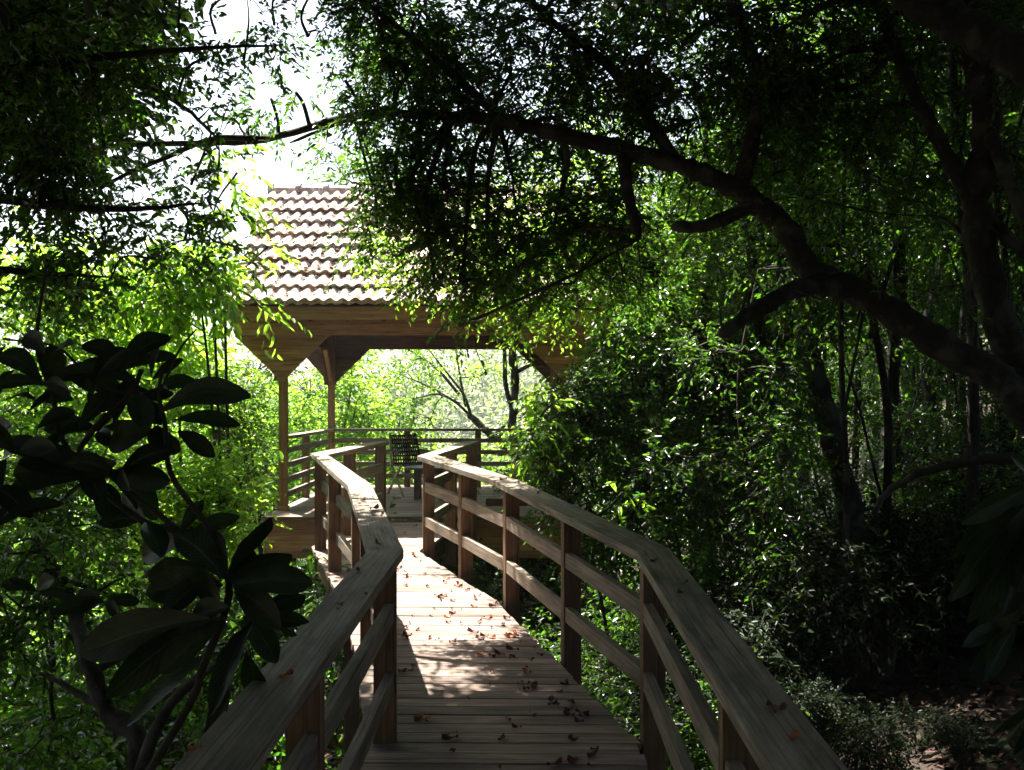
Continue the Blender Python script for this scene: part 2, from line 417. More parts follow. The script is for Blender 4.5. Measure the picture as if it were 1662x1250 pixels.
def tree(name, label, cat, limbs, clumps, leaf, ln=.055, wr=.42, k=9, tl=.28, barkm='bark', droop=.25, group=None,
         twigs=True, sides=9, crown='crown', trunk='trunk', sub_r=.33, branch_r=.012):
    """limbs: [(points, r0, r1)]; clumps: [(centre, (rx,ry,rz), sub-clusters, twigs per sub-cluster)]"""
    base = np.array(limbs[0][0][0], float)
    root = empty(name, tuple(base)); tag(root, label, cat, group)
    tb = MB(); sk = []
    for pts, r0, r1 in limbs:
        c = catmull(pts, 12 if r0 > .05 else 6); m = len(c)
        c[1:-1] += rng.normal(0, r0 * .05, (m - 2, 3))
        r = np.linspace(r0, r1, m) * (1 + rng.normal(0, .03, m))
        r[-1] *= .45
        tb.tube(c - base, r, sides + (5 if r0 > .05 else 0), rough=.12 if r0 > .05 else .05)
        sk.append(np.column_stack([c, r]))
    sk = np.vstack(sk)
    LV = Leaves()
    for pts, r0, r1 in limbs:
        if r0 < .045 or sides < 12: continue
        c = catmull(pts, 12)
        for i in range(10, len(c), 5):
            d = unit(rng.normal(size=3) + (0, 0, .3)) * rng.uniform(.18, .5); q = c[i]
            tb.tube([q - base, q - base + d * .5 + rng.normal(0, .03, 3), q - base + d], [.009, .006, .002], 4, cap=False)
            sprays(LV, (q - base + d * .5)[None], d[None], np.array([.25]), 6, ln, wr, droop)
    for cc, rad, ns, nt_ in clumps:
        cc = np.array(cc, float); rad = np.array(rad, float)
        sub = cc + inball(ns, .6) * rad
        r_s = max(rad.min() * sub_r, .12)
        q = nearest(sk, cc); hub = cc
        if np.linalg.norm(q[:3] - cc) > .25:
            mid = (q[:3] + cc) / 2 + rng.normal(0, .08, 3) * np.linalg.norm(q[:3] - cc); mid[2] += .06 * np.linalg.norm(q[:3] - cc)
            c = catmull([q[:3], mid, cc], 5); rr = min(q[3] * .6, .05)
            tb.tube(c - base, np.linspace(rr, branch_r, len(c)), 6)
            loc = np.column_stack([c, np.linspace(rr, branch_r, len(c))])
        else: loc = q[None]
        loc = np.vstack([loc, sk[((sk[:, :3] - cc) ** 2).sum(1) < (rad.max() * 1.1) ** 2]])
        for s_ in sub:
            q = nearest(loc, s_); dd = np.linalg.norm(q[:3] - s_)
            if dd > .1:
                mid = (q[:3] + s_) / 2 + rng.normal(0, .1, 3) * dd; mid[2] += .1 * dd
                c = catmull([q[:3], mid, s_], 3)
                tb.tube(c - base, np.linspace(min(branch_r, q[3] * .7), branch_r * .35, len(c)), 4, cap=False)
        n = ns * nt_
        st = np.repeat(sub, nt_, 0) + rng.normal(0, 1, (n, 3)) * r_s * .55
        dr = (st - np.repeat(sub, nt_, 0)) / r_s + rng.normal(0, .5, (n, 3)) + unit(np.repeat(sub, nt_, 0) - cc) * .5
        dr[:, 2] -= droop * .5
        e = sprays(LV, st - base, dr, tl * rng.uniform(.6, 1.3, n), k, ln, wr, droop)
        if twigs:
            a = st - base
            for i in range(0, n, 2):
                tb.tube([a[i], e[i]], [.0035, .0012], 3, cap=False)
    tb.build(trunk, M[barkm], root, smooth=True)
    LV.build(crown, M[leaf], root)
    return root

# ================================================================ BOARDWALK
RIN = [(.548, -1.0), (.585, 4.95), (-.13, 7.85), (-.894, 9.87), (-.52, 11.70)]
ROUT = [(.722, -1.0), (.755, 5.03), (.035, 7.93), (-.725, 9.98), (-.36, 11.70)]
LIN = [(-.665, -1.0), (-.516, 4.99), (-1.02, 7.60), (-1.76, 10.00), (-1.37, 11.70)]
LOUT = [(-.83, -1.0), (-.682, 4.95), (-1.185, 7.55), (-1.945, 10.15), (-1.53, 11.70)]
CAPT = .045
def interp(line, y):
    ys = [p[1] for p in line]; return float(np.interp(y, ys, [p[0] for p in line]))

def build_deck():
    root = empty('boardwalk', (0, 0, 0)); tag(root, kind='structure')
    mb = MB(); y = -1.0
    while y < 11.66:
        wd = min(.121, 11.68 - y)
        e0, e1 = random.uniform(-.008, .008), random.uniform(-.012, .012); tl = .012
        pts = []
        a, b = y, y + wd
        xl0, xl1 = interp(LOUT, a + tl) + e0, interp(LOUT, b + tl) + e0
        xr0, xr1 = interp(RIN, a - tl) + .012 + e1, interp(RIN, b - tl) + .012 + e1
        dz = random.uniform(-.0015, .0015)
        plan = [(xl0, a + tl), (xr0, a - tl), (xr1, b - tl), (xl1, b + tl)]
        zt = [ramp(p[1]) + dz for p in plan]
        mb.prism(plan, zt, [z - .032 for z in zt]); y += .129
    mb.build('deck_boards', M['deck'], root, bevel=.003)
    mb = MB()
    for line, off in ((LOUT, .06), (RIN, -.05)):
        for p, q in zip(line[:-1], line[1:]):
            mb.bar((p[0] + off, p[1] + .01, ramp(p[1]) - .125), (q[0] + off, q[1] - .01, ramp(q[1]) - .125), .05, .17)
    mb.build('bearer', M['beam'], root)
    mb = MB()
    for yy in (1.0, 3.4, 5.8, 8.2, 10.4):
        for line, off in ((LOUT, .12), (RIN, -.12)):
            x = interp(line, yy) + off; g = gz(x, yy) - .3
            mb.box((x - .05, yy - .05, g), (0, 0, ramp(yy) - .215 - g), (.1, 0, 0), (0, .1, 0))
        mb.bar((interp(LOUT, yy) + .02, yy, ramp(yy) - .30), (interp(RIN, yy) - .02, yy, ramp(yy) - .30), .045, .14)
    mb.build('support_post', M['beam'], root)
build_deck()

def railing(lin, lout, label, posts, side, inward):
    """posts: list of y; side=+1 right rail; 'inward' offset of the rails towards the walkway"""
    root = empty('wooden_railing', (interp(lin, 0), 0, 0)); base = np.array(root.location)
    tag(root, label, 'railing', 'timber railings along the boardwalk')
    # split the long caps where boards are jointed
    I, O = [lin[0]], [lout[0]]
    for i in range(1, len(lin)):
        if i == 1:
            for yy in (2.0,) if side < 0 else (1.9,):
                I.append((interp(lin, yy), yy)); O.append((interp(lout, yy), yy))
        I.append(lin[i]); O.append(lout[i])
    for i in range(len(I) - 1):
        a, b, c, d = [np.array(q) for q in (I[i], I[i + 1], O[i + 1], O[i])]
        g = .0018; u = (b - a) / np.linalg.norm(b - a)
        a, d, b, c = a + u * g, d + u * g, b - u * g, c - u * g
        plan = [tuple(q - base[:2]) for q in (a, b, c, d)]
        ys = [q[1] + base[1] for q in plan]; zt = [ramp(y_) + .9 + (.002 if i % 2 else 0) for y_ in ys]
        mb = MB(); mb.prism(plan, zt, [z - CAPT for z in zt]); mb.build('cap_rail', M['cap'], root, bevel=.004)
    # posts
    W, T = .108, .072; info = []
    for yy in posts:
        c = np.array([(interp(lin, yy) + interp(lout, yy)) / 2, yy])
        e = .35
        d1 = np.array([(interp(lin, min(yy + e, 11.69)) + interp(lout, min(yy + e, 11.69))) / 2, min(yy + e, 11.69)])
        d0 = np.array([(interp(lin, yy - e) + interp(lout, yy - e)) / 2, yy - e])
        d = (d1 - d0) / np.linalg.norm(d1 - d0); s = np.array((d[1], -d[0]))   # s points right
        if yy > 11.6: c = c - d * .04
        info.append((c, d, s))
        z0, z1 = ramp(yy) - .30, ramp(yy) + .9 - CAPT - .001
        o = c - d * T / 2 - s * W / 2
        mb = MB(); mb.box((*(o - base[:2]), z0), (0, 0, z1 - z0), (*(s * W), 0), (*(d * T), 0))
        mb.build('post', M['post'], root, bevel=.003)
        for k in (-1, 1):
            q = c + s * .035 * k + d * random.uniform(-.012, .012); mb = MB()
            mb.tube([(*(q - base[:2]), ramp(q[1]) + .8985), (*(q - base[:2]), ramp(q[1]) + .9012)], .0052, 8); mb.build('screw', M['woven'], root)
    for (c0, d0, s0), (c1, d1, s1) in zip(info[:-1], info[1:]):
        u = (c1 - c0) / np.linalg.norm(c1 - c0)
        sh = inward * (W / 2 - .022 - .006)
        for h in (.610, .287):
            p = c0 + u * (T / 2 + .001) + s0 * sh; q = c1 - u * (T / 2 + .001) + s1 * sh
            mb = MB(); mb.bar((*(p - base[:2]), ramp(c0[1]) + h), (*(q - base[:2]), ramp(c1[1]) + h), .044, .092)
            mb.build('rail', M['rail'], root, bevel=.003)
railing(RIN, ROUT, 'long grey timber railing on the right side of the boardwalk, bending left toward the pavilion',
        [.2, 1.6, 3.04, 4.97, 6.27, 7.72, 8.80, 9.86, 10.80, 11.69], 1, -1)
railing(LIN, LOUT, 'timber railing on the left side of the boardwalk, its near cap reaching the bottom left',
        [.2, 1.7, 3.25, 4.96, 6.35, 7.60, 8.95, 9.98, 10.80, 11.69], -1, 1)

# ================================================================ PAVILION
XL, XR, YF, YB = -2.706, .62, 12.40, 15.70
ZB, ZT, ZBR = 2.565, 2.78, 2.09          # beam bottom, beam top, foot of the brackets
def pavilion():
    root = empty('pavilion', (0, 12.4, 0)); b0 = np.array((0, 12.4, 0.))
    tag(root, 'open timber pavilion with pink clay tile roof at the end of the boardwalk', 'pavilion')
    def L3(x, y, z): return (x, y - 12.4, z)
    # floor
    mb = MB(); y = 11.72
    while y < 16.0:
        mb.box(L3(-2.80, y, ZP - .035), (3.72, 0, 0), (0, .115, 0), (0, 0, .035)); y += .122
    mb.build('floor', M['deck'], root, bevel=.003)
    # clad edge of the floor, in boards
    mb = MB()
    for k in range(5):
        z = ZP - .045 - .085 * (k + 1)
        mb.box(L3(-2.76, 11.755 + .002 * (k % 2), z), (3.64, 0, 0), (0, .03, 0), (0, 0, .083))
    for k in range(5):
        z = ZP - .045 - .085 * (k + 1)
        mb.box(L3(-2.795 - .002 * (k % 2), 11.80, z), (0, 4.1, 0), (.03, 0, 0), (0, 0, .083))
    mb.build('floor_edge', M['clad'], root)
    mb = MB()
    for x, y in ((-2.6, 12.2), (-1.1, 12.2), (.6, 12.2), (-2.6, 15.6), (-1.1, 15.6), (.6, 15.6)):
        g = gz(x, y) - .4; mb = MB(); mb.box(L3(x - .07, y - .07, g), (0, 0, ZP - .05 - g), (.14, 0, 0), (0, .14, 0))
        mb.build('stilt', M['beam'], root)
    for i, x in enumerate((-2.55, -2.2, -1.85)):
        mb = MB(); mb.tube([L3(x, 11.742, ZP - .13), L3(x, 11.757, ZP - .13)], .012, 8); mb.build('bolt', M['bolt'], root)
    # posts
    for x in (XL, XR):
        for y in (YF, YB):
            mb = MB(); mb.box(L3(x - .047, y - .047, ZP + .001), (0, 0, ZT - ZP), (.094, 0, 0), (0, .094, 0))
            mb.build('post', M['clad'], root, bevel=.004)
            mb = MB(); mb.box(L3(x - .06, y - .06, ZP + .002), (.12, 0, 0), (0, .12, 0), (0, 0, .05)); mb.build('post_foot', M['clad'], root)
    # clad panels with bracket shapes: front, back, both sides
    def panel(o, u, length, ext, name, mat, thick=.05):
        """boards along u; the lower outline has a beam and a V bracket at each post"""
        u = np.array(u, float); nrm = np.array((-u[1], u[0], 0))
        mb = MB(); bh = .083; z = ZT
        def spans(z):
            """covered intervals along u at height z"""
            if z >= ZB: 
                e = ext if z > ZB + .05 else ext - (ZB + .05 - z) * 1.0
                return [(-e, length + e)]
            t = (z - ZBR) / (ZB - ZBR)
            if z <= ZBR: return []
            hw = .07 + (.56 - .07) * t; he = min(.07 + (ext - .07) * t, ext)
            return [(-he, hw), (length - hw, length + he)]
        zz = ZT; k = 0
        while zz > ZBR - .04:
            z1 = max(zz - bh, ZBR - .06); 
            if zz - z1 < .005: break
            if zz > ZB > z1: z1 = ZB
            sa, sb = spans(zz - .0005), spans(z1 + .0005)
            if not sb:
                sb = [(-.06, .06), (length - .06, length + .06)]
            if not sa: sa = sb
            if len(sa) != len(sb):
                sa = [(sb[0][0], sb[0][1]), (sb[1][0], sb[1][1])]
            off = .0016 * (k % 2)
            for (a0, a1), (b0_, b1) in zip(sa, sb):
                q = [o + u * b0_, o + u * b1, o + u * a1, o + u * a0]
                pts = [np.array((*q[0][:2], z1 + .002)), np.array((*q[1][:2], z1 + .002)), np.array((*q[2][:2], zz)), np.array((*q[3][:2], zz))]
                f = [p - nrm * (thick / 2 + off) for p in pts]; bk = [p + nrm * (thick / 2 + off) for p in pts]
                ju = random.random() * 40; jv = random.random() * 40
                def uvs(ps): return [(ju + float(np.dot(p - o, u)), jv + p[2]) for p in ps]
                mb.poly(f, uvs(f)); r = bk[::-1]; mb.poly(r, uvs(r))
                for i in range(4):
                    j = (i + 1) % 4; s_ = [f[j], f[i], bk[i], bk[j]]
                    mb.poly(s_, [(ju, jv), (ju + .3, jv), (ju + .3, jv + thick), (ju, jv + thick)])
            zz = z1; k += 1
        mb.v = [(p[0], p[1] - 12.4, p[2]) for p in mb.v]
        me = mb.build(name, mat, root)
    D = .075
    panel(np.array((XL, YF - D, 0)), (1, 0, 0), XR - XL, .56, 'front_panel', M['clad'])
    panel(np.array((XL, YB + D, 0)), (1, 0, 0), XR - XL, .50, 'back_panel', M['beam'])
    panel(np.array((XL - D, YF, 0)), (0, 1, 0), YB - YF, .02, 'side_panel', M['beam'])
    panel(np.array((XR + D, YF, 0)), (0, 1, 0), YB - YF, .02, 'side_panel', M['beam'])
    # knee braces of the left side, rafters and ceiling
    for x in (XL, XR):
        for (ya, yb) in ((YF + .05, YF + .55), (YB - .05, YB - .55)):
            mb = MB(); mb.bar(L3(x + .0, ya, ZBR + .02), L3(x + .0, yb, ZB - .01), .06, .07); mb.build('brace', M['clad'], root)
    YM = (YF + YB) / 2; EY0, EY1 = 11.80, 2 * YM - 11.80; ZE, ZR = 2.875, 4.60
    for k in range(9):
        x = XL + (XR - XL) * k / 8; mb = MB()
        for s in (-1, 1):
            ye = EY0 + .06 if s < 0 else EY1 - .06
            mb.bar(L3(x, ye, ZE - .13), L3(x, YM, ZR - .17), .045, .12)
        mb.build('rafter', M['beam'], root)
    mb = MB()
    for s in (-1, 1):
        ye = EY0 + .03 if s < 0 else EY1 - .03
        q = [L3(XL - .46, ye, ZE - .055), L3(XR + .46, ye, ZE - .055), L3(XR + .46, YM, ZR - .085), L3(XL - .46, YM, ZR - .085)]
        mb.poly(q if s < 0 else q[::-1], [(0, 0), (4.5, 0), (4.5, 2.8), (0, 2.8)])
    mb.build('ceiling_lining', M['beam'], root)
    # gable ends in boards
    for x in (XL - .30, XR + .30):
        mb = MB(); n = 16
        for k in range(n):
            z0 = ZT + (ZR - .14 - ZT) * k / n; z1 = ZT + (ZR - .14 - ZT) * (k + 1) / n - .004
            y0 = YM - (YM - EY0 - .3) * (1 - k / n); y0b = YM - (YM - EY0 - .3) * (1 - (k + 1) / n)
            for dx, rev in ((-.012, 0), (.012, 1)):
                q = [L3(x + dx, y0, z0), L3(x + dx, y0b, z1), L3(x + dx, 2 * YM - y0b, z1), L3(x + dx, 2 * YM - y0, z0)]
                mb.poly(q[::-1] if rev else q, [(y0, z0), (y0b, z1), (2 * YM - y0b, z1), (2 * YM - y0, z0)])
        mb.build('gable', M['clad'], root)
    RX0, RX1 = -3.235, 1.15
    for y, s in ((EY0, 1), (EY1, -1)):
        mb = MB(); mb.box(L3(RX0 + .03, y + .012 * s, ZE - .165), (RX1 - RX0 - .06, 0, 0), (0, .028 * s, 0), (0, 0, .15))
        mb.build('eave_board', M['clad'], root, bevel=.003)
    for x in (RX0 + .045, RX1 - .045):
        for s in (-1, 1):
            ye = EY0 if s < 0 else EY1
            mb = MB(); mb.bar(L3(x, ye + .045 * -s, ZE - .09), L3(x, YM, ZR - .10), .028, .15); mb.build('barge_board', M['clad'], root)
    # tiles: one mesh per slope, wavy courses that lap over each other
    nc, hump = 9, .1425; nx = int(round((RX1 - RX0) / hump)) * 8
    for s in (-1, 1):
        ye = EY0 - .05 if s < 0 else EY1 + .05
        V, Q = [], []
        sl = np.array((0, YM - ye, ZR - ZE)); Ls = np.linalg.norm(sl); sl = sl / Ls; up = np.array((0, -sl[2] * s * -1, abs(sl[1])))
        up = np.array((0, s * sl[2], abs(sl[1]))); up /= np.linalg.norm(up)
        for c in range(nc):
            a, b = Ls * c / nc, Ls * (c + 1) / nc + .03
            xs = np.linspace(RX0, RX1, nx + 1); ph = (xs - RX0) / hump
            fr = ph % 1.0
            prof = .036 * np.where(fr < .45, np.sin(np.pi / 2 * fr / .45) ** .9, np.where(fr < .72, np.cos(np.pi / 2 * (fr - .45) / .27) ** .8, 0)) 
            til = np.floor(ph / 2); rr = np.random.RandomState(c * 3 + (s > 0)).normal(0, 1, (int(til.max()) + 2, 2))
            jz = rr[til.astype(int), 0] * .0025; ja = rr[til.astype(int), 1] * .006
            rows = []
            for t, lift, pr in ((a + .012, -.014, .6), (a, .052, 1), ((a + b) / 2, .026, 1), (b, .002, 1)):
                tt = t + (ja if t < (a + b) / 2 - .01 else 0)
                p = np.zeros((nx + 1, 3)); p[:, 0] = xs
                base = np.array((0, ye - 12.4, ZE)) + sl * 0
                p[:, 1] = base[1] + sl[1] * tt + up[1] * (prof * pr + lift + jz); p[:, 2] = base[2] + sl[2] * tt + up[2] * (prof * pr + lift + jz)
                rows.append(p)
            o = sum(len(v) for v in V)
            V.append(np.vstack(rows)); n1 = nx + 1
            for r in range(3):
                i = np.arange(nx) + o + r * n1
                q = np.stack([i, i + 1, i + n1 + 1, i + n1], -1); Q.append(q if s < 0 else q[:, ::-1])
        V = np.vstack(V); Q = np.vstack(Q)
        me = mesh_np('roof', V, Q, M['tile']); me.polygons.foreach_set('use_smooth', [True] * len(me.polygons))
        o = bpy.data.objects.new('roof', me); C.objects.link(o); o.parent = root
        es = o.modifiers.new('edge', 'EDGE_SPLIT'); es.split_angle = math.radians(50)
        if s < 0: front = (ye, ZE, sl, up, Ls, RX0, RX1)
    # ridge tiles
    x = RX0 - .02
    while x < RX1 - .1:
        mb = MB(); ln = .40; dz = random.uniform(-.006, .006)
        mb.tube([L3(x, YM, ZR - .005 + dz), L3(x + .05, YM, ZR - .002 + dz), L3(x + .051, YM, ZR - .012 + dz), L3(x + ln, YM, ZR - .02 + dz)], [.115, .115, .10, .095], 16)
        mb.build('ridge_tile', M['tile'], root, smooth=False); x += .37
    # rails round the pavilion
    def fence(p, q, post_pos, skip_top=False):
        p, q = np.array(p, float), np.array(q, float); u = (q - p) / np.linalg.norm(q - p)
        for h, hh in ((.70, .065), (.525, .065), (.35, .065), (.175, .065)):
            mb = MB(); mb.bar(L3(p[0], p[1], ZP + h), L3(q[0], q[1], ZP + h), .04, hh); mb.build('rail', M['rail'], root)
        mb = MB(); mb.bar(L3(p[0], p[1], ZP + .86), L3(q[0], q[1], ZP + .86), .14, .038); mb.build('cap_rail', M['cap'], root)
        for t in post_pos:
            c = p + (q - p) * t; n = np.array((-u[1], u[0]))
            c = c + n * .06
            mb = MB(); mb.box(L3(c[0] - .045, c[1] - .035, ZP + .002), (0, 0, .835), (.09, 0, 0), (0, .07, 0)); mb.build('rail_post', M['post'], root)
    fence((XL, YF + .05), (XL, YB - .05), (.5,))
    fence((XL + .05, YB), (XR - .05, YB), (.335, .665))
    fence((XR, YB - .05), (XR, YF + .05), (.5,))
    mb = MB(); mb.box(L3(-.30, 11.98, ZP + .09), (1.0, 0, 0), (0, .04, 0), (0, 0, .085)); mb.build('low_rail', M['beam'], root)
    return root, front
pav, FRONT = pavilion()

# leaf litter on the roof: far too many bits to count
def litter_leaves(n, posf, size, name, mat, kind, group=None):
    pos, nr = posf(n); LV = Leaves()
    a = rng.uniform(0, 2 * math.pi, n); d = np.stack([np.cos(a), np.sin(a), rng.normal(0, .15, n)], 1)
    d = d - nr * (d * nr).sum(1, keepdims=True) + nr * rng.normal(.05, .2, (n, 1))
    l = size * rng.uniform(.5, 1.4, n)
    LV.add(pos, d, nr + rng.normal(0, .35, (n, 3)), l, l * .5)
    o = LV.build(name, mat); tag(o, kind=kind, group=group); return o
def roof_pos(n):
    ye, ze, sl, up, Ls, x0, x1 = FRONT
    t = rng.beta(1.6, 2.2, n) * Ls * .96 + .02; x = rng.uniform(x0 + .05, x1 - .05, n)
    c = (t / (Ls / 9)) % 1
    h = .034 * (1 - c) + .012 + .02 * rng.random(n)
    p = np.zeros((n, 3)); p[:, 0] = x; p[:, 1] = ye + sl[1] * t + up[1] * h; p[:, 2] = ze + sl[2] * t + up[2] * h
    return p, np.tile(up, (n, 1))
o = litter_leaves(2600, roof_pos, .055, 'roof_leaf_litter', M['dead'], 'stuff'); tag(o, 'small brown and red dead leaves scattered over the pink roof tiles', 'leaf litter')

# ================================================================ FURNITURE
def chair(loc, rz, label):
    root = empty('garden_chair', loc, rz); tag(root, label, 'chair', 'dark slatted chairs in the pavilion')
    # seat at .40, back rising to .78, reclined; local -Y is the front
    for x in (-.22, .22):
        mb = MB(); mb.bar((x, .30, .0), (x, -.20, .42), .028, .022, (0, .6, .8)); mb.build('leg', M['frame'], root)
        mb = MB(); mb.bar((x * .94, -.24, .0), (x * .94, .17, .40), .028, .022, (0, -.6, .8)); mb.build('leg', M['frame'], root)
        mb = MB(); mb.bar((x, .14, .38), (x * .86, .30, .84), .03, .022, (0, -1, .3)); mb.build('back_frame', M['frame'] if x < 0 else M['woven'], root)
        mb = MB(); mb.bar((x * 1.08, -.22, .60), (x * 1.08, .21, .61), .045, .02); mb.build('armrest', M['woven'], root)
    mb = MB()
    for k in range(11):
        x = -.18 + .036 * k; mb.bar((x, .15, .40), (x * .88, .298, .82), .02, .008, (0, -1, .3))
    for k in range(8):
        t = k / 7; mb.bar((-.2 + .02 * t, .150 + .142 * t - .008, .42 + .385 * t), (.2 - .02 * t, .150 + .142 * t - .008, .42 + .385 * t), .006, .026, (0, .3, 1))
    mb.build('backrest', M['woven'], root)
    mb = MB()
    for k in range(9):
        y = -.22 + .045 * k; mb.box((-.205, y, .400), (.41, 0, 0), (0, .034, 0), (0, 0, .014))
    mb.build('seat', M['woven'], root)
chair((-1.40, 14.45, ZP), math.radians(28), 'dark slatted chair with pale frame standing behind the round table')
chair((.13, 13.25, ZP), math.radians(-62), 'dark slatted chair half hidden behind the right railing and leaves')
def table():
    root = empty('round_table', (-1.08, 13.85, ZP)); tag(root, 'low dark round table with thick legs on the pavilion floor', 'table')
    mb = MB(); mb.tube([(0, 0, .395), (0, 0, .425)], .34, 40); mb.build('table_top', M['table'], root, bevel=.004)
    mb = MB()
    r = .24
    for k in range(4):
        a, b = math.radians(45 + 90 * k), math.radians(135 + 90 * k)
        mb.bar((r * math.cos(a) * .9, r * math.sin(a) * .9, .365), (r * math.cos(b) * .9, r * math.sin(b) * .9, .365), .025, .056)
    mb.build('apron', M['table'], root)
    for k in range(4):
        a = math.radians(45 + 90 * k); x, y = r * math.cos(a) * .98, r * math.sin(a) * .98
        mb = MB(); mb.box((x - .033, y - .033, 0), (0, 0, .393), (.066, 0, 0), (0, .066, 0)); mb.build('leg', M['table'], root, bevel=.004)
table()

# ================================================================ FALLEN LEAVES
def leaf_mesh(name, L, W, curl, mat, lobes=0):
    n, k = 7, 5; V = []; Q = []
    for i in range(n):
        t = i / (n - 1); wd = W * math.sin(math.pi * min(1, t * .93 + .04)) ** .75 * .5
        if lobes: wd *= 1 + .35 * math.sin(t * lobes * math.pi * 2)
        for j in range(k):
            s = (j / (k - 1) - .5) * 2
            V.append((L * (t - .5), wd * s, curl * L * (abs(s) ** 1.7 * .5 + (t - .5) ** 2 * 1.2) + .003 + .006 * math.sin(5 * t + s * 3)))
    for i in range(n - 1):
        for j in range(k - 1):
            a = i * k + j; Q.append((a, a + k, a + k + 1, a + 1))
    me = mesh_np(name, np.array(V), np.array(Q), mat); me.polygons.foreach_set('use_smooth', [True] * len(me.polygons)); return me
protos = [leaf_mesh('fallen_leaf', .046, .024, .2, M['dead']), leaf_mesh('fallen_leaf', .056, .016, .28, M['dead'], 1), leaf_mesh('fallen_leaf', .034, .02, .35, M['dead'], 2), leaf_mesh('fallen_leaf', .044, .022, .2, M['dead_or'])]
def put_leaf(me, loc, label, group, sc=1.0, tilt=.15):
    o = bpy.data.objects.new('fallen_leaf', me); C.objects.link(o)
    o.location = loc; o.rotation_euler = (random.gauss(0, tilt), random.gauss(-RAMP, tilt), random.uniform(0, 6.28)); o.scale = (sc,) * 3
    tag(o, label, 'leaf', group); return o
spots = []
def deck_leaf(x, y, k, sc):
    put_leaf(protos[k], (x, y, ramp(y) + .004), 'small dry curled leaf lying on the planks of the boardwalk', 'dry leaves on the boardwalk planks', sc)
for i in range(165):
    y = random.uniform(3.6, 9.6) if i < 150 else random.uniform(9.5, 11.5)
    if i < 60: y = random.triangular(4.2, 8.2, 6.6)
    a, b = interp(LIN, y), interp(RIN, y)
    x = b - .04 - abs(random.gauss(0, .34)) if random.random() < .62 else random.uniform(a, b)
    if not a + .03 < x < b: x = random.uniform(a, b)
    deck_leaf(x, y, random.choice((0, 1, 2, 2, 0, 1, 3)) if random.random() > .1 else 3, random.uniform(.5, 1.55))
for (x, y, k, sc, lb) in [
    (465, 1100, 3, 1.25, 'orange brown leaf on the near left railing cap, the larger one midway down'),
    (317, 1219, 3, .9, 'orange leaf near the bottom end of the left railing cap'),
    (594, 967, 0, 1.0, 'red curled leaf beside an orange one on the left railing cap'),
    (552, 983, 3, .9, 'upright orange leaf on the left railing cap near its bend'),
    (548, 992, 2, .7, 'pale little leaf under the upright orange leaf on the left railing cap'),
    (582, 928, 1, 1.3, 'thin dark curled leaf just below the bend of the left railing cap'),
    (612, 886, 1, 1.2, 'dark twisted leaf right on the bend of the left railing cap'),
    (590, 814, 0, 1.1, 'reddish leaf past the bend of the left railing cap, nearest the sunlit part'),
    (608, 828, 1, 1.4, 'dark curled leaf behind the reddish one on the left railing cap'),
    (621, 837, 2, 1.0, 'small crumpled leaf at the inner edge of the left railing cap'),
    (1290, 1199, 3, 1.25, 'yellow brown leaf on the near right railing cap'),
    (1252, 1155, 1, 1.5, 'dark flattened leaf above the yellow brown one on the right railing cap'),
    (1270, 1153, 0, 1.0, 'brown leaf touching the flattened one on the right railing cap'),
    (1105, 965, 2, 1.3, 'crumpled red leaf on the right railing cap below the bend'),
    (1113, 948, 0, .8, 'small dark leaf above the crumpled red one on the right railing cap'),
    (1062, 912, 0, 1.1, 'red brown leaf at the bend of the right railing cap'),
    (817, 780, 0, 1.2, 'red leaf on the far stretch of the right railing cap'),
    (842, 785, 1, 1.1, 'dark leaf beside the red leaf on the far stretch of the right railing cap'),
    (874, 803, 2, .9, 'small leaf lying nearer than the red one on the far right railing cap')]:
    X, Y, Z = on_rail(x, y); put_leaf(protos[k], (X, Y, Z + .005), lb, 'fallen leaves on the railing caps', sc * (.75 if Y < 5 else 1.0))

# ================================================================ VEGETATION
def G(x, y, dz=0.0): return np.array([x, y, gz(x, y) + dz])
def px_clumps(lst): 
    """(x, y, depth, radius in m or triple, sub-clusters, twigs)"""
    out = []
    for x, y, Y, r, ns, nt_ in lst:
        rr = (r, r, r) if np.isscalar(r) else r
        out.append((P(x, y, Y), rr, ns, nt_))
    return out
def dup_tree(root, loc, rz, sc, label=None, group=None):
    r = root.copy(); C.objects.link(r); r.location = loc; r.rotation_euler = (0, 0, rz); r.scale = (sc, sc, sc * random.uniform(.9, 1.12))
    if label: r['label'] = label
    if group: r['group'] = group
    for ch in list(root.children):
        c = ch.copy(); C.objects.link(c); c.parent = r
    return r

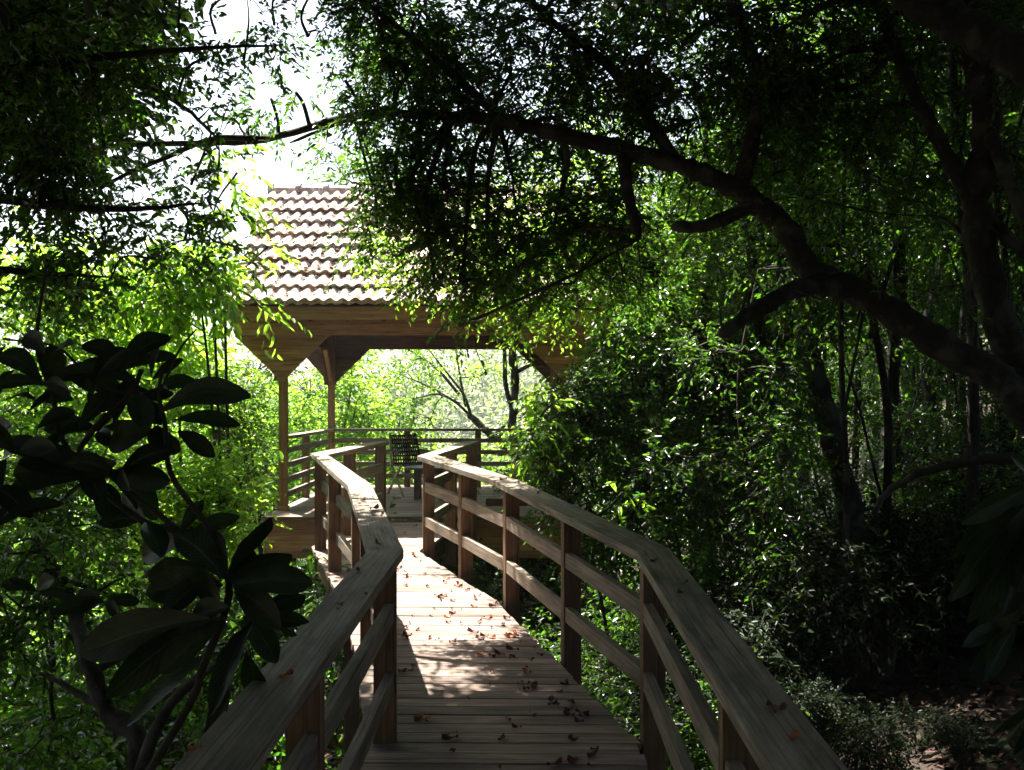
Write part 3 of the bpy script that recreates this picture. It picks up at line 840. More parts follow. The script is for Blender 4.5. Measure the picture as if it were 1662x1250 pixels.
# --- the tree whose long limb arches over the boardwalk
arch = [
    ([G(4.7, 6.1, -.2), (4.35, 6.2, 1.0), P(1700, 700, 6.45), P(1640, 630, 6.5), P(1520, 555, 6.6), P(1400, 478, 6.7), P(1318, 440, 6.8), P(1275, 370, 6.9),
      P(1200, 310, 7.0), P(1100, 268, 7.1), P(950, 228, 7.3), P(820, 198, 7.5), P(700, 186, 7.6)], .12, .042),
    ([P(700, 186, 7.6), P(580, 187, 7.8), P(430, 226, 8.0), P(330, 232, 8.1), P(180, 237, 8.3), P(40, 250, 8.4)], .036, .013),
    ([P(640, 172, 7.7), P(560, 196, 7.75), P(470, 232, 7.9)], .02, .012),
    ([P(1400, 476, 6.7), P(1310, 465, 6.65), P(1225, 505, 6.6), P(1168, 545, 6.55)], .072, .038),
    ([P(1228, 330, 6.95), P(1150, 365, 6.9), P(1090, 369, 6.85)], .05, .038),
    ([P(1012, 255, 7.2), P(1020, 320, 7.2), P(1038, 388, 7.15)], .05, .03),
    ([P(430, 226, 8.0), P(350, 225, 7.9), P(270, 256, 7.8), P(165, 305, 7.7), P(80, 390, 7.6)], .028, .008),
    ([P(1100, 268, 7.1), P(1000, 120, 7.3), P(880, 20, 7.6), P(760, -110, 8.0)], .05, .012),
    ([P(1200, 310, 7.0), P(1230, 150, 6.9), P(1180, -40, 6.8), P(1120, -200, 6.6)], .06, .015),
    ([P(820, 198, 7.5), P(700, 90, 7.3), P(600, 10, 7.1), P(480, -60, 7.0)], .035, .008),
]
cl = px_clumps([
    (670, 255, 7.7, .32, 15, 15), (650, 340, 7.7, .2, 9, 13), (605, 300, 7.7, .12, 4, 11), (612, 370, 7.7, .12, 4, 10), (705, 395, 7.6, .26, 9, 12), (720, 300, 7.8, .42, 17, 14), (790, 380, 7.7, .42, 13, 13),
    (750, 460, 7.5, .2, 7, 11), (745, 530, 7.4, .08, 2, 8), (840, 440, 7.6, .24, 9, 11), (830, 280, 7.9, .42, 17, 14), (900, 360, 7.8, .42, 12, 12),
    (930, 460, 7.7, .3, 8, 11), (705, 455, 7.5, .12, 4, 9), (990, 330, 7.9, .4, 18, 14), (1010, 440, 7.9, .4, 9, 12),
    (620, 60, 7.4, .36, 14, 16), (570, 0, 7.2, .2, 5, 12), (640, 150, 7.6, .34, 14, 14), (720, 80, 7.6, .5, 22, 16), (830, 120, 7.7, .5, 23, 16), (940, 60, 7.7, .5, 22, 16),
    (1030, 160, 7.5, .45, 19, 16), (900, 190, 7.9, .4, 14, 14), (1120, 60, 7.2, .5, 19, 14), (1140, 190, 7.4, .4, 13, 14), (760, 190, 7.9, .35, 13, 14),
    (500, 60, 7.4, .14, 2, 8), (560, 130, 7.6, .1, 2, 8), (655, 80, 9.1, .34, 7, 10), (640, 80, 9.8, .3, 6, 10), (700, 60, 9.4, .4, 9, 11), (445, 40, 7.6, .05, 2, 7), (480, 150, 7.7, .05, 2, 6), (530, 225, 7.8, .05, 2, 6), (400, 200, 8.0, .06, 2, 7), (440, 160, 8.0, .05, 2, 6), (300, 250, 8.1, .08, 2, 7), (220, 260, 8.2, .1, 2, 8),
])
tree('arching_tree', 'dark tree at the right whose long crooked limb arches over the boardwalk', 'tree', arch, cl,
     'leaf_dark', ln=.046, wr=.42, k=12, tl=.22, sides=12)

# --- brighter tree standing between the arching limb and the pavilion roof
tree('leafy_tree', 'light green tree beside the right half of the pavilion roof with a pale broken branch', 'tree',
     [([G(2.6, 11.0, -.2), P(1200, 700, 10.8), P(1130, 560, 10.6), P(1060, 440, 10.4), P(980, 300, 10.3), P(900, 180, 10.2)], .10, .03),
      ([P(1060, 440, 10.4), P(960, 420, 10.0), P(905, 395, 9.8)], .035, .02),
      ([P(1130, 560, 10.6), P(1160, 400, 10.8), P(1150, 250, 11.0), P(1120, 100, 11)], .05, .02)],
     px_clumps([(760, 410, 9.9, .42, 16, 11), (850, 420, 10.0, .45, 18, 11), (930, 400, 10.2, .5, 18, 12), (1010, 380, 10.4, .55, 20, 12), (1090, 360, 10.6, .6, 22, 12), (1080, 470, 10.5, .55, 20, 12),
                (940, 500, 10.0, .35, 10, 10), (1030, 270, 10.8, .6, 18, 11), (900, 300, 10.4, .5, 14, 10), (1180, 300, 11, .7, 20, 12), (1150, 420, 10.8, .6, 18, 12), (1000, 170, 11, .7, 16, 12), (640, 400, 10.2, .3, 7, 10), (830, 520, 9.7, .14, 3, 8)]),
     'leaf_lime', ln=.055, wr=.44, k=9, tl=.28, barkm='bark')

# --- drooping mass beside the railing
tree('drooping_tree', 'bushy dark green tree drooping against the right railing and hiding the right pavilion post', 'tree',
     [([G(2.3, 10.0, -.2), P(1240, 800, 9.9), P(1180, 650, 9.8), P(1120, 540, 9.8), P(1060, 470, 9.8)], .09, .02),
      ([P(1180, 650, 9.8), P(1080, 640, 9.6), P(980, 650, 9.5), P(900, 700, 9.4)], .04, .01),
      ([P(1240, 800, 9.9), P(1140, 780, 9.5), P(1040, 790, 9.2), P(950, 800, 9.1)], .035, .01)],
     px_clumps([(1010, 610, 9.6, .42, 20, 15), (940, 670, 9.4, .32, 16, 14), (890, 715, 9.3, .20, 9, 12), (1010, 710, 9.3, .4, 20, 15), (930, 765, 9.1, .26, 12, 13), (1090, 560, 9.8, .5, 22, 15), (1100, 660, 9.6, .5, 24, 15),
                (1080, 770, 9.1, .42, 20, 14), (1180, 600, 10, .5, 20, 14), (1190, 720, 9.8, .5, 22, 14), (1150, 850, 9.2, .45, 18, 13), (1020, 850, 8.8, .28, 12, 12), (1230, 820, 9.6, .5, 18, 12), (1110, 930, 8.8, .35, 12, 12), (960, 860, 8.9, .22, 7, 12),
                (1270, 560, 10.2, .5, 18, 12), (1290, 680, 10.2, .5, 16, 12)]),
     'leaf_dark', ln=.05, wr=.44, k=13, tl=.28, droop=.4)
tree('lime_sapling', 'small sapling with bright lime leaves poking out over the right railing', 'sapling',
     [([G(1.0, 9.3, -.1), P(960, 900, 9.2), P(900, 780, 9.1), P(862, 720, 9.0)], .018, .006)],
     px_clumps([(866, 690, 8.95, .05, 3, 5), (850, 730, 8.9, .04, 2, 5), (1010, 800, 8.5, .03, 1, 6), (895, 655, 9.0, .05, 2, 5)]),
     'leaf_lime', ln=.085, wr=.36, k=5, tl=.14, droop=.5)

# --- forked trunk at the right edge
tree('forked_tree', 'tall dark tree at the right edge with a forked trunk and a heavy leaning limb', 'tree',
     [([G(3.75, 7.0, -.3), P(1700, 760, 6.8), P(1655, 620, 6.7), P(1612, 480, 6.7), P(1585, 340, 6.7), P(1602, 190, 6.7), P(1570, 60, 6.6), P(1520, -120, 6.5)], .12, .07),
      ([P(1585, 340, 6.7), P(1530, 240, 6.75), P(1470, 120, 6.8), P(1425, 0, 6.9), P(1380, -150, 7)], .055, .03),
      ([P(1600, 200, 6.7), P(1640, 300, 6.5), P(1690, 420, 6.3)], .05, .04),
      ([P(1420, -60, 6.0), P(1500, 10, 5.9), P(1590, 55, 5.8), P(1720, 130, 5.6)], .08, .12),
      ([P(1596, 350, 6.7), P(1640, 390, 6.6), P(1700, 440, 6.5)], .045, .04),
      ([P(1612, 480, 6.7), P(1560, 380, 7.0), P(1520, 350, 7.2)], .02, .01)],
     px_clumps([(1250, 60, 7.0, .5, 18, 14), (1330, 150, 7.1, .5, 18, 14), (1230, 200, 7.3, .45, 15, 14), (1420, 100, 7.2, .45, 13, 13), (1380, 250, 7.4, .45, 13, 13), (1300, 320, 7.6, .4, 11, 12), (1500, 40, 7, .45, 14, 13), (1600, 20, 6.5, .4, 13, 13),
                (1470, 330, 7.8, .4, 8, 11), (1550, 180, 7.6, .35, 7, 10), (1640, 250, 7, .3, 6, 10), (1320, 20, 6.8, .5, 17, 14)]),
     'leaf_dark', ln=.046, wr=.42, k=12, tl=.24, sides=12)
tree('leaning_tree', 'thin tree off the right edge with one low crooked branch reaching left', 'tree',
     [([G(3.2, 5.2, -.2), (3.15, 5.2, 1.2), (3.1, 5.1, 2.4), (3.3, 5.0, 4.2), (3.2, 4.8, 6)], .07, .04),
      ([(3.15, 5.2, 1.4), P(1662, 745, 5.2), P(1560, 752, 5.3), P(1490, 770, 5.4), P(1440, 800, 5.5), P(1415, 835, 5.5)], .032, .014)],
     [((2.6, 5.0, 5.6), (1.0, .9, .6), 26, 12), ((3.6, 4.4, 5.4), (1.0, .9, .6), 22, 12)], 'leaf_dark', ln=.08, wr=.42, k=9, tl=.35)

# --- more trunks in the wood on the right
for pts, r0, r1, cl, lb in [
    ([(1450, 1090), (1400, 900), (1372, 790), (1335, 650), (1312, 560), (1300, 440), (1320, 260), (1290, 100)], .12, .05, [(1330, 330, 9.2, .7, 22, 12), (1240, 400, 9.4, .6, 18, 12), (1400, 430, 9.5, .5, 14, 11), (1360, 180, 9.5, .8, 24, 12)], 'thick dark trunk leaning left beneath the arching limb'),
    ([(1300, 1000), (1285, 900), (1256, 780), (1246, 650), (1236, 540), (1215, 350), (1230, 150)], .09, .04, [(1220, 480, 10.2, .5, 16, 12), (1180, 350, 10.4, .7, 22, 12), (1250, 170, 10.6, .8, 24, 12)], 'slim upright trunk left of the thick leaning one'),
    ([(1480, 1060), (1468, 900), (1455, 750), (1450, 600), (1462, 450), (1440, 300), (1400, 120)], .09, .05, [(1440, 560, 11.2, .5, 12, 10), (1470, 380, 11.4, .7, 18, 11), (1420, 200, 11.6, .9, 26, 12), (1540, 300, 11.5, .7, 16, 10)], 'straight dark trunk right of the thick leaning one'),
    ([(1560, 1010), (1540, 850), (1520, 700), (1500, 560), (1530, 420), (1560, 250), (1550, 60)], .08, .04, [(1560, 600, 13, .7, 14, 10), (1600, 430, 13, .8, 18, 11), (1530, 150, 13.5, 1.0, 26, 12), (1640, 300, 13, .8, 18, 10)], 'distant slender trunk near the right edge'),
]:
    Y0 = cl[0][2] - .3
    top = [P(x, y, Y0) for x, y in pts]; g = G(top[0][0], top[0][1], -.2)
    if g[2] < top[0][2]: top = [g] + top
    cs = px_clumps(cl); 
    tree('forest_tree', lb, 'tree', [(top, r0, r1)], cs, 'leaf_dark', ln=.055, wr=.42, k=11, tl=.3)

# --- overhanging tree at the upper left
lt = [
    ([G(-4.3, 5.6, -.3), (-4.2, 5.7, 1.2), P(-330, 380, 5.8), P(-260, 200, 5.9), P(-160, 40, 6.0), P(-60, -200, 6.2)], .14, .08),
    ([P(-260, 200, 5.9), P(-60, 130, 6.0), P(120, 100, 6.2), P(270, 82, 6.4), P(460, 72, 6.6)], .05, .006),
    ([P(-60, 130, 6.0), P(80, 115, 6.3), P(185, 118, 6.6), P(285, 165, 6.9), P(354, 225, 7.2)], .035, .010),
    ([P(-260, 200, 5.9), P(-90, 300, 5.9), P(60, 330, 6.0), P(200, 340, 6.2), P(330, 330, 6.4)], .045, .008),
    ([P(-300, 350, 5.8), P(-120, 420, 5.9), P(30, 440, 6.1), P(180, 450, 6.3)], .04, .008),
    ([P(-160, 40, 6.0), P(60, -20, 6.2), P(240, -30, 6.5), P(400, -10, 6.8)], .04, .01),
]
lc = px_clumps([
    (290, 60, 6.9, .08, 3, 7), (255, 115, 6.9, .08, 3, 7), (350, 55, 7, .06, 2, 7), (395, 105, 7.1, .06, 2, 6), (310, 300, 7.0, .08, 3, 7), (355, 270, 7.0, .06, 2, 7), (440, 85, 6.9, .05, 2, 6),
    (20, 40, 5.9, .34, 10, 12), (10, 150, 5.9, .34, 10, 12), (20, 260, 6.0, .34, 10, 12), (30, 370, 6.1, .34, 9, 12), (90, 90, 6.1, .32, 7, 10), (90, 200, 6.1, .32, 7, 10), (100, 310, 6.2, .3, 6, 10), (90, 430, 6.2, .32, 7, 10),
    (170, 40, 6.3, .28, 5, 8), (190, 130, 6.5, .26, 6, 8), (170, 240, 6.5, .24, 5, 8), (240, 70, 6.6, .2, 3, 7), (255, 160, 6.8, .18, 3, 7), (170, 340, 6.5, .24, 5, 8), (180, 430, 6.4, .26, 6, 8), 
    (320, 190, 7.1, .12, 2, 6), (330, 95, 6.9, .12, 2, 6), (420, 20, 6.9, .1, 2, 6), (300, 390, 6.6, .24, 5, 8), (340, 330, 6.7, .16, 2, 7), (250, 420, 6.5, .24, 5, 8), (380, 180, 7.2, .14, 2, 6), (0, 480, 6.2, .25, 4, 8), (380, 400, 6.8, .12, 2, 7), (130, 500, 6.4, .2, 3, 8),
])
tree('overhanging_tree', 'dark small-leaved tree at the upper left with bare twigs against the white sky', 'tree', lt, lc, 'leaf_dark', ln=.054, wr=.45, k=8, tl=.2, branch_r=.010)

tree('slope_tree', 'dark crooked trunk rising from the slope at the bottom left', 'tree',
     [([G(-2.75, 5.2, -.3), P(215, 1290, 4.9), P(170, 1150, 5.0), P(135, 1050, 5.1), P(110, 960, 5.3), P(60, 880, 5.5)], .06, .02),
      ([P(215, 1290, 4.9), P(260, 1170, 4.7), P(320, 1100, 4.6), P(400, 1060, 4.5)], .035, .012), ([P(168, 1150, 5.0), P(100, 1110, 5.2), P(60, 1090, 5.4)], .02, .008)],
     px_clumps([(60, 870, 5.5, .25, 7, 11), (430, 1040, 4.6, .12, 3, 9), (20, 1020, 5.4, .25, 8, 10), (60, 1000, 5.4, .2, 6, 10), (160, 960, 5.6, .2, 6, 9), (90, 1180, 5.3, .25, 7, 10), (260, 1060, 5.4, .2, 5, 9)]), 'leaf_dark', ln=.05, wr=.45, k=9, tl=.2)
# --- sunlit trees left of the pavilion
sun_trees = [
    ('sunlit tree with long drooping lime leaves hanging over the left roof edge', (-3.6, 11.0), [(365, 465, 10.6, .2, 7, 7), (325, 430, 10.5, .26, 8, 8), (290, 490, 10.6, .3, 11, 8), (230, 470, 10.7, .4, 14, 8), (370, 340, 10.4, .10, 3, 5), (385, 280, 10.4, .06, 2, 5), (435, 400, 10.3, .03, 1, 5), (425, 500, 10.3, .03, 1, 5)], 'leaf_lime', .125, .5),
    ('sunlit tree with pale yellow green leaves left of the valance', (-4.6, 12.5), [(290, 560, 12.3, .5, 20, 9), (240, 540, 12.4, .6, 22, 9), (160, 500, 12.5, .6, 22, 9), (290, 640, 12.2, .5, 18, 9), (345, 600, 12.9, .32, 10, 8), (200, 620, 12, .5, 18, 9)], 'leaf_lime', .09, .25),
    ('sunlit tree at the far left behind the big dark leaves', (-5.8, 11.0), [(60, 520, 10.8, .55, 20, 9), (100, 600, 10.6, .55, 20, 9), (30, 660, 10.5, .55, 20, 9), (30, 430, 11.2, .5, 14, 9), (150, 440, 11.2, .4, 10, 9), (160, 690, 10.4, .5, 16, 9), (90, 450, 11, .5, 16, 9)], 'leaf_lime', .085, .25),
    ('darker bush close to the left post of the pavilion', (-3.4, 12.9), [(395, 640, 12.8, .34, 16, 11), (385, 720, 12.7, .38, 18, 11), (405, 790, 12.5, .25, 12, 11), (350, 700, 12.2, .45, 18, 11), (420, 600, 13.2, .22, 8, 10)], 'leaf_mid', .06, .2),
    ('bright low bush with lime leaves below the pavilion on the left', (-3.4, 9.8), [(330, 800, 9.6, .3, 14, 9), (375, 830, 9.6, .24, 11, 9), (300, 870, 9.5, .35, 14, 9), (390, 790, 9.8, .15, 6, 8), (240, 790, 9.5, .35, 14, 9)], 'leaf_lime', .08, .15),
    ('sunlit bush at the left edge with broad lime leaves', (-4.4, 9.3), [(40, 760, 9.0, .45, 16, 9), (130, 790, 9.0, .4, 16, 9), (60, 850, 8.8, .4, 14, 9), (160, 860, 8.8, .4, 14, 9)], 'leaf_dark', .08, .2),  # dark leaf colour stands in for shade low on the left
]
for lb, (x, y), cls, lf, ln_, dr in sun_trees:
    cs = px_clumps(cls); c0 = cs[0][0]; g = G(x, y, -.2)
    lm = [([g, (g + c0) / 2 + (.25, .1, 0), c0], .032, .012)]
    for c, *_ in cs[1:3]: lm.append(([(g + c0) / 2 + (.25, .1, 0), (c + c0) / 2 - (0, 0, .2), c], .016, .008))
    tree('bush' if 'bush' in lb else 'leafy_tree', lb, 'bush' if 'bush' in lb else 'tree', lm, cs, lf, ln=ln_, wr=.42 if ln_ < .12 else .36, k=7, tl=.3, droop=dr)

# --- low shrubs on the slope, left and right: one of each kind, then copies
def shrub_proto(name, label, cat, leaf, ln_, r, h, dens, barkm='twig', nst=5, group=None):
    limbs = []; cl = []
    for i in range(nst):
        a = 2 * math.pi * i / nst + random.random(); rr = r * random.uniform(.4, .9)
        top = np.array((rr * math.cos(a), rr * math.sin(a), h * random.uniform(.6, 1)))
        limbs.append(([(0, 0, -.2), top * (.4, .4, .6), top], .018, .006)); cl.append((top, (r * .5, r * .5, h * .3), dens, 8))
        cl.append((top * (.8, .8, .45), (r * .5, r * .5, h * .25), max(2, dens // 2), 8))
    return tree(name, label, cat, limbs, cl, leaf, ln=ln_, wr=.42, k=7, tl=.24, barkm=barkm, group=group)
gL = 'low shrubs on the slope left of the boardwalk'
pL = [shrub_proto('shrub', 'low leafy shrub growing on the slope below the left railing', 'shrub', 'leaf_dark', .07, .7, 1.0, 8, group=gL),
      shrub_proto('shrub', 'low leafy shrub growing on the slope below the left railing', 'shrub', 'leaf_lime', .085, .6, .8, 6, group=gL)]
posL = [(-3.0, 7.0), (-4.2, 8.0), (-2.4, 8.6), (-3.4, 9.0), (-5.2, 9.4), (-2.6, 5.6), (-3.6, 6.2), (-4.6, 6.8), (-4.4, 10.6), (-3.0, 4.6), (-6.4, 10.8), (-5.4, 12.4), (-6.8, 13.6), (-2.1, 4.3), (-3.4, 11.8),
        (-4.6, 14.2), (-7.6, 12.0), (-3.9, 5.2)]
for i, (x, y) in enumerate(posL + [(-3.6, 7.6), (-4.8, 7.4), (-2.6, 7.8), (-5.6, 8.4), (-3.8, 9.8), (-6.2, 9.6), (-2.0, 9.4), (-2.0, 5.0), (-4.9, 5.8)]):
    p = pL[1 if y > 9.3 and i % 2 else 0]; sc = random.uniform(.85, 1.4)  # nearer shrubs take the dark leaves to imitate shade on the slope
    if i < 2 and pL[i].location.length < .01: pL[i].location = G(x, y); pL[i].scale = (sc,) * 3; continue
    dup_tree(p, G(x, y), random.uniform(0, 6.28), sc)
gR = 'thin saplings in the shade right of the boardwalk'
def sapling_proto(leaf, ln_, h):
    limbs = [([(0, 0, -.2), (.06, .03, h * .35), (-.05, .08, h * .7), (.05, -.02, h)], .022, .007)]; cl = []
    for i in range(9):
        z = h * random.uniform(.3, 1.0); a = random.uniform(0, 6.28); r = random.uniform(.2, .55)
        cl.append(((r * math.cos(a), r * math.sin(a), z), (.22, .22, .16), 4, 12))
    return tree('sapling', 'thin sapling in the dark undergrowth right of the boardwalk', 'sapling', limbs, cl, leaf, ln=ln_, wr=.42, k=7, tl=.24, barkm='twig', group=gR)
pR = [sapling_proto('leaf_dark', .045, 2.8), sapling_proto('leaf_dark', .05, 2.1)]
posR = []
while len(posR) < 26:
    y = random.uniform(8.5, 21.0); x = random.uniform(max(1.15, .10 * y), .55 * y)
    if y < 16.5 and x < 1.6 and y > 10.8: continue
    if y < 7.0 and x > 2.4: continue
    posR.append((x, y))
for i, (x, y) in enumerate(posR):
    sc = random.uniform(.7, 1.35)
    if i < 2: pR[i].location = G(x, y); continue
    dup_tree(pR[i % 2 if random.random() < .7 else 0], G(x, y), random.uniform(0, 6.28), sc)
pB = [shrub_proto('shrub', 'small ragged dark shrub growing below the right railing or the pavilion floor', 'shrub', 'leaf_dark', .05, .5, .7, 8, group='small shrubs low under the right railing and pavilion')]
for i, (x, y) in enumerate([(1.3, 6.9), (.75, 8.3), (1.3, 8.6), (.5, 9.6), (1.3, 9.9), (2.3, 8.8), (1.0, 7.5), (-1.6, 12.8), (-.6, 13.2), (.4, 12.6), (-2.2, 14.4), (-1.0, 15.0), (.2, 14.8), (-1.8, 16.4), (-.4, 16.6), (1.0, 16.0), (-1.2, 11.2), (0, 11.6), (.7, 13.8)]):
    if i == 0: pB[0].location = G(x, y); continue
    dup_tree(pB[0], G(x, y), random.uniform(0, 6.28), random.uniform(.8, 1.3) * (1 if y < 11 else 1.4))

pD = shrub_proto('shrub', 'shrub with leaves coloured dark for shade, on the bank at the right', 'shrub', 'leaf_shade', .05, .6, .75, 13, group='dim shrubs on the shaded bank at the right')
for i, (x, y) in enumerate([(3.4, 9.4), (2.1, 7.5), (2.9, 8.1), (3.2, 8.8), (2.6, 9.6), (1.9, 8.2), (3.6, 10.0), (2.3, 10.6), (4.3, 9.0), (4.6, 11.0), (3.3, 11.6), (3.9, 8.2), (2.75, 6.5), (1.5, 5.4), (5.4, 10.2), (3.0, 10.2), (5.2, 12.6), (4.2, 13.2), (6.2, 13.5), (2.5, 12.2), (1.35, 7.7), (2.2, 6.4)]):
    if i == 0: pD.location = G(x, y); continue
    dup_tree(pD, G(x, y), random.uniform(0, 6.28), random.uniform(.6, 1.15) * (.5 if y < 7.6 else 1))
# --- tall forest trees further back: prototypes and copies
def forest_proto(leaf, h, R, ns, label, group, ln_=.13, barkm='bark'):
    limbs = [([(0, 0, -.4), (.15, .05, h * .3), (-.1, .1, h * .6), (.1, 0, h)], .13, .04)]; cl = []
    for i in range(ns):
        a = 2.4 * i; t = random.uniform(.12, 1.0); r = R * random.uniform(.35, 1.0) * (1.1 - .55 * abs(t - .6))
        cl.append(((r * math.cos(a), r * math.sin(a), h * (.22 + .85 * t)), (R * .42, R * .42, R * .3), 9, 8))
    return tree('forest_tree', label, 'tree', limbs, cl, leaf, ln=ln_, wr=.45, k=8, tl=.5, group=group, barkm=barkm, branch_r=.02)
gF = 'tall trees deep in the wood on the right'
lF = 'tall dark tree deep in the wood on the right, some added out of view for shade'
pF = [forest_proto('leaf_dark', 7.5, 2.0, 22, lF, gF), forest_proto('leaf_mid', 9.0, 2.3, 24, lF, gF)]
posF = [(6.5, 13.5), (4.2, 16.0), (8.5, 14.0), (6.8, 17.0), (3.6, 19.0), (10.5, 18.0), (8.0, 21.0), (5.4, 23.0), (12.5, 23.0), (9.8, 26.0), (3.8, 26.0), (7.2, 28.5), (14.0, 29.0), (11.0, 32.0), (17.0, 25.0), (5.2, 33.0), (8.6, 36.0), (16.0, 36.0), (12.5, 40), (20, 33), (4.8, 17.5), (7.0, 10.0), (9.5, 11.0), (12.5, 16), (3.5, -4), (-3.2, -3.5), (.5, -7.5), (6.5, -8), (-6.5, -7), (6.5, .5), (9.5, -3), (-7, .5), (3, -12), (-4, -13), (9.5, 4.5), (13, 9)]  # copies behind and beside the camera are added to darken the shade
for i, (x, y) in enumerate(posF):
    if i < 2: pF[i].location = G(x, y); continue
    dup_tree(pF[i % 2], G(x, y), random.uniform(0, 6.28), random.uniform(.85, 1.3))
gK = 'trees on the sunny slope beyond the pavilion'
lK = 'light green tree on the sunny slope beyond the left of the pavilion'
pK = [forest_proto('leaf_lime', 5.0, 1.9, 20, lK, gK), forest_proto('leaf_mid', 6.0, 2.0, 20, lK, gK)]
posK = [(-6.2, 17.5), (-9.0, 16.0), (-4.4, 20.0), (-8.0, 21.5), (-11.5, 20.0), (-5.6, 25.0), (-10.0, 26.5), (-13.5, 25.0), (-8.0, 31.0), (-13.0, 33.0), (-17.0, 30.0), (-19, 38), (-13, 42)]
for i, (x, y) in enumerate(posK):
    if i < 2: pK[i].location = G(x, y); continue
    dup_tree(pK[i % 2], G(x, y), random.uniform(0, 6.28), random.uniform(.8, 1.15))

# --- trees seen through the open pavilion
tree('leaning_tree', 'leaning tree with fanned bare stems seen through the open pavilion', 'tree',
     [([G(1.2, 20.0, -.2), P(880, 800, 20), P(830, 735, 20), P(790, 700, 20), P(760, 672, 20)], .11, .06),
      ([P(765, 676, 20), P(735, 650, 20), P(690, 625, 20.2), P(630, 600, 20.4)], .03, .008),
      ([P(765, 676, 20), P(752, 640, 20), P(725, 605, 20), P(690, 560, 20)], .035, .01),
      ([P(756, 660, 20), P(748, 620, 20.1), P(742, 580, 20.2), P(735, 530, 20.3)], .03, .01),
      ([P(745, 655, 20), P(710, 640, 19.8), P(665, 650, 19.6)], .03, .008),
      ([P(745, 640, 20), P(705, 595, 20), P(650, 560, 20)], .035, .01),
      ([P(800, 708, 20), P(830, 680, 20), P(870, 640, 20)], .04, .012)],
     px_clumps([(650, 585, 20.2, .6, 10, 6), (690, 600, 20.1, .6, 9, 6), (640, 560, 20, .6, 10, 6), (720, 570, 20, .6, 9, 6), (680, 545, 20.2, .7, 10, 6), (740, 545, 20.2, .6, 8, 6), (620, 620, 20.2, .5, 8, 6), (670, 640, 19.8, .5, 6, 6), (790, 600, 20, .3, 5, 7), (870, 630, 20, .6, 9, 6), (700, 680, 20, .4, 6, 6)]),
     'leaf_lime', ln=.085, wr=.38, k=7, tl=.4, barkm='twig', branch_r=.012)
tree('slender_tree', 'upright two-stemmed tree seen behind the back rail of the pavilion', 'tree',
     [([G(.15, 17.5, -.2), P(838, 760, 17.5), P(832, 690, 17.5), P(836, 620, 17.5), P(832, 560, 17.5), P(845, 440, 17.5)], .085, .06),
      ([P(833, 670, 17.5), P(820, 620, 17.5), P(818, 560, 17.5), P(800, 440, 17.6)], .045, .03)],
     px_clumps([(830, 400, 17.5, 1.1, 26, 10), (760, 380, 17.5, .9, 18, 10), (900, 420, 17.5, 1.0, 22, 10), (900, 600, 17.6, .35, 6, 8), (560, 290, 17.5, .4, 6, 8), (620, 300, 17.5, .6, 12, 8)]), 'leaf_mid', ln=.10, wr=.42, k=8, tl=.4)
for i, (lb, g, cls, lf) in enumerate([
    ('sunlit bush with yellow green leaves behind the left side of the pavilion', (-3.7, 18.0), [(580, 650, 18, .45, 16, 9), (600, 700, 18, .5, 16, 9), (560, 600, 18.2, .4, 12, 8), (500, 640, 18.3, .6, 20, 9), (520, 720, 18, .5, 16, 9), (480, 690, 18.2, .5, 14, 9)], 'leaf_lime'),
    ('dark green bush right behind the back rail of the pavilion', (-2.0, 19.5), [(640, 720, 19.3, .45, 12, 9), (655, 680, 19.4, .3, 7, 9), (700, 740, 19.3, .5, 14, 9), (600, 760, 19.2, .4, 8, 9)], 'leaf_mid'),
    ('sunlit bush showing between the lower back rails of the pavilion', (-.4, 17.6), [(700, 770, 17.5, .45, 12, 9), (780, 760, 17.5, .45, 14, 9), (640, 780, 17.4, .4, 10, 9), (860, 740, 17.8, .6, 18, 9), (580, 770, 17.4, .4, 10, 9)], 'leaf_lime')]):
    cs = px_clumps(cls); c0 = cs[0][0]; gg = G(*g, -.2)
    tree('bush', lb, 'bush', [([gg, (gg + c0) / 2, c0], .05, .015)] + [([(gg + c0) / 2, (c + c0) / 2, c], .02, .01) for c, *_ in cs[1:3]], cs, lf, ln=.085, wr=.45, k=7, tl=.32)

# --- canopies added, mostly out of frame, to shade the path and the wood
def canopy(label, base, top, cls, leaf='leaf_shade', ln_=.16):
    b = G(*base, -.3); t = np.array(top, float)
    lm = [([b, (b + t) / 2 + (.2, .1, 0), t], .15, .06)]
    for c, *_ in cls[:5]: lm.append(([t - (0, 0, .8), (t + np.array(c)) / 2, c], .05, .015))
    tree('shade_canopy', label, 'tree', lm, cls, leaf, ln=ln_, wr=.46, k=9, tl=.45, branch_r=.014)
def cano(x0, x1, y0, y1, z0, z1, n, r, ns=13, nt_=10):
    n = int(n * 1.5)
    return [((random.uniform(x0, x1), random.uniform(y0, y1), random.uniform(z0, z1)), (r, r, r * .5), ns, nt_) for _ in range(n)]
canopy('unseen tree added beside the left of the path for its shade', (-5.2, 2.5), (-3.4, 3.6, 5.8), cano(-5.0, -.8, 1.0, 7.6, 5.2, 6.6, 18, 1.0))
canopy('unseen tree added on the right bank to shade the path', (3.6, 1.5), (2.2, 3.5, 6.0), cano(-1.2, 3.0, .5, 8.6, 5.8, 7.0, 24, 1.0) + cano(-2.0, -.5, 6.4, 8.3, 5.7, 6.4, 5, .7))
canopy('tall tree added among the trunks on the right to shade the undergrowth', (5.6, 8.6), (4.2, 9.4, 7.0), cano(2.2, 7.5, 7.5, 13.0, 6.4, 8.4, 12, 1.1))
canopy('tall tree added on the high bank at the right for its shade', (8.2, 9.5), (7.5, 9.5, 9.0), cano(5.0, 9.5, 7.0, 13.0, 8.0, 10.0, 10, 1.3))
canopy('tall slim tree added left of the path to shade the near railings', (-3.3, 3.2), (-2.2, 4.4, 5.4), cano(-2.9, -.2, 2.0, 7.0, 5.6, 6.6, 20, .8, 12, 11))
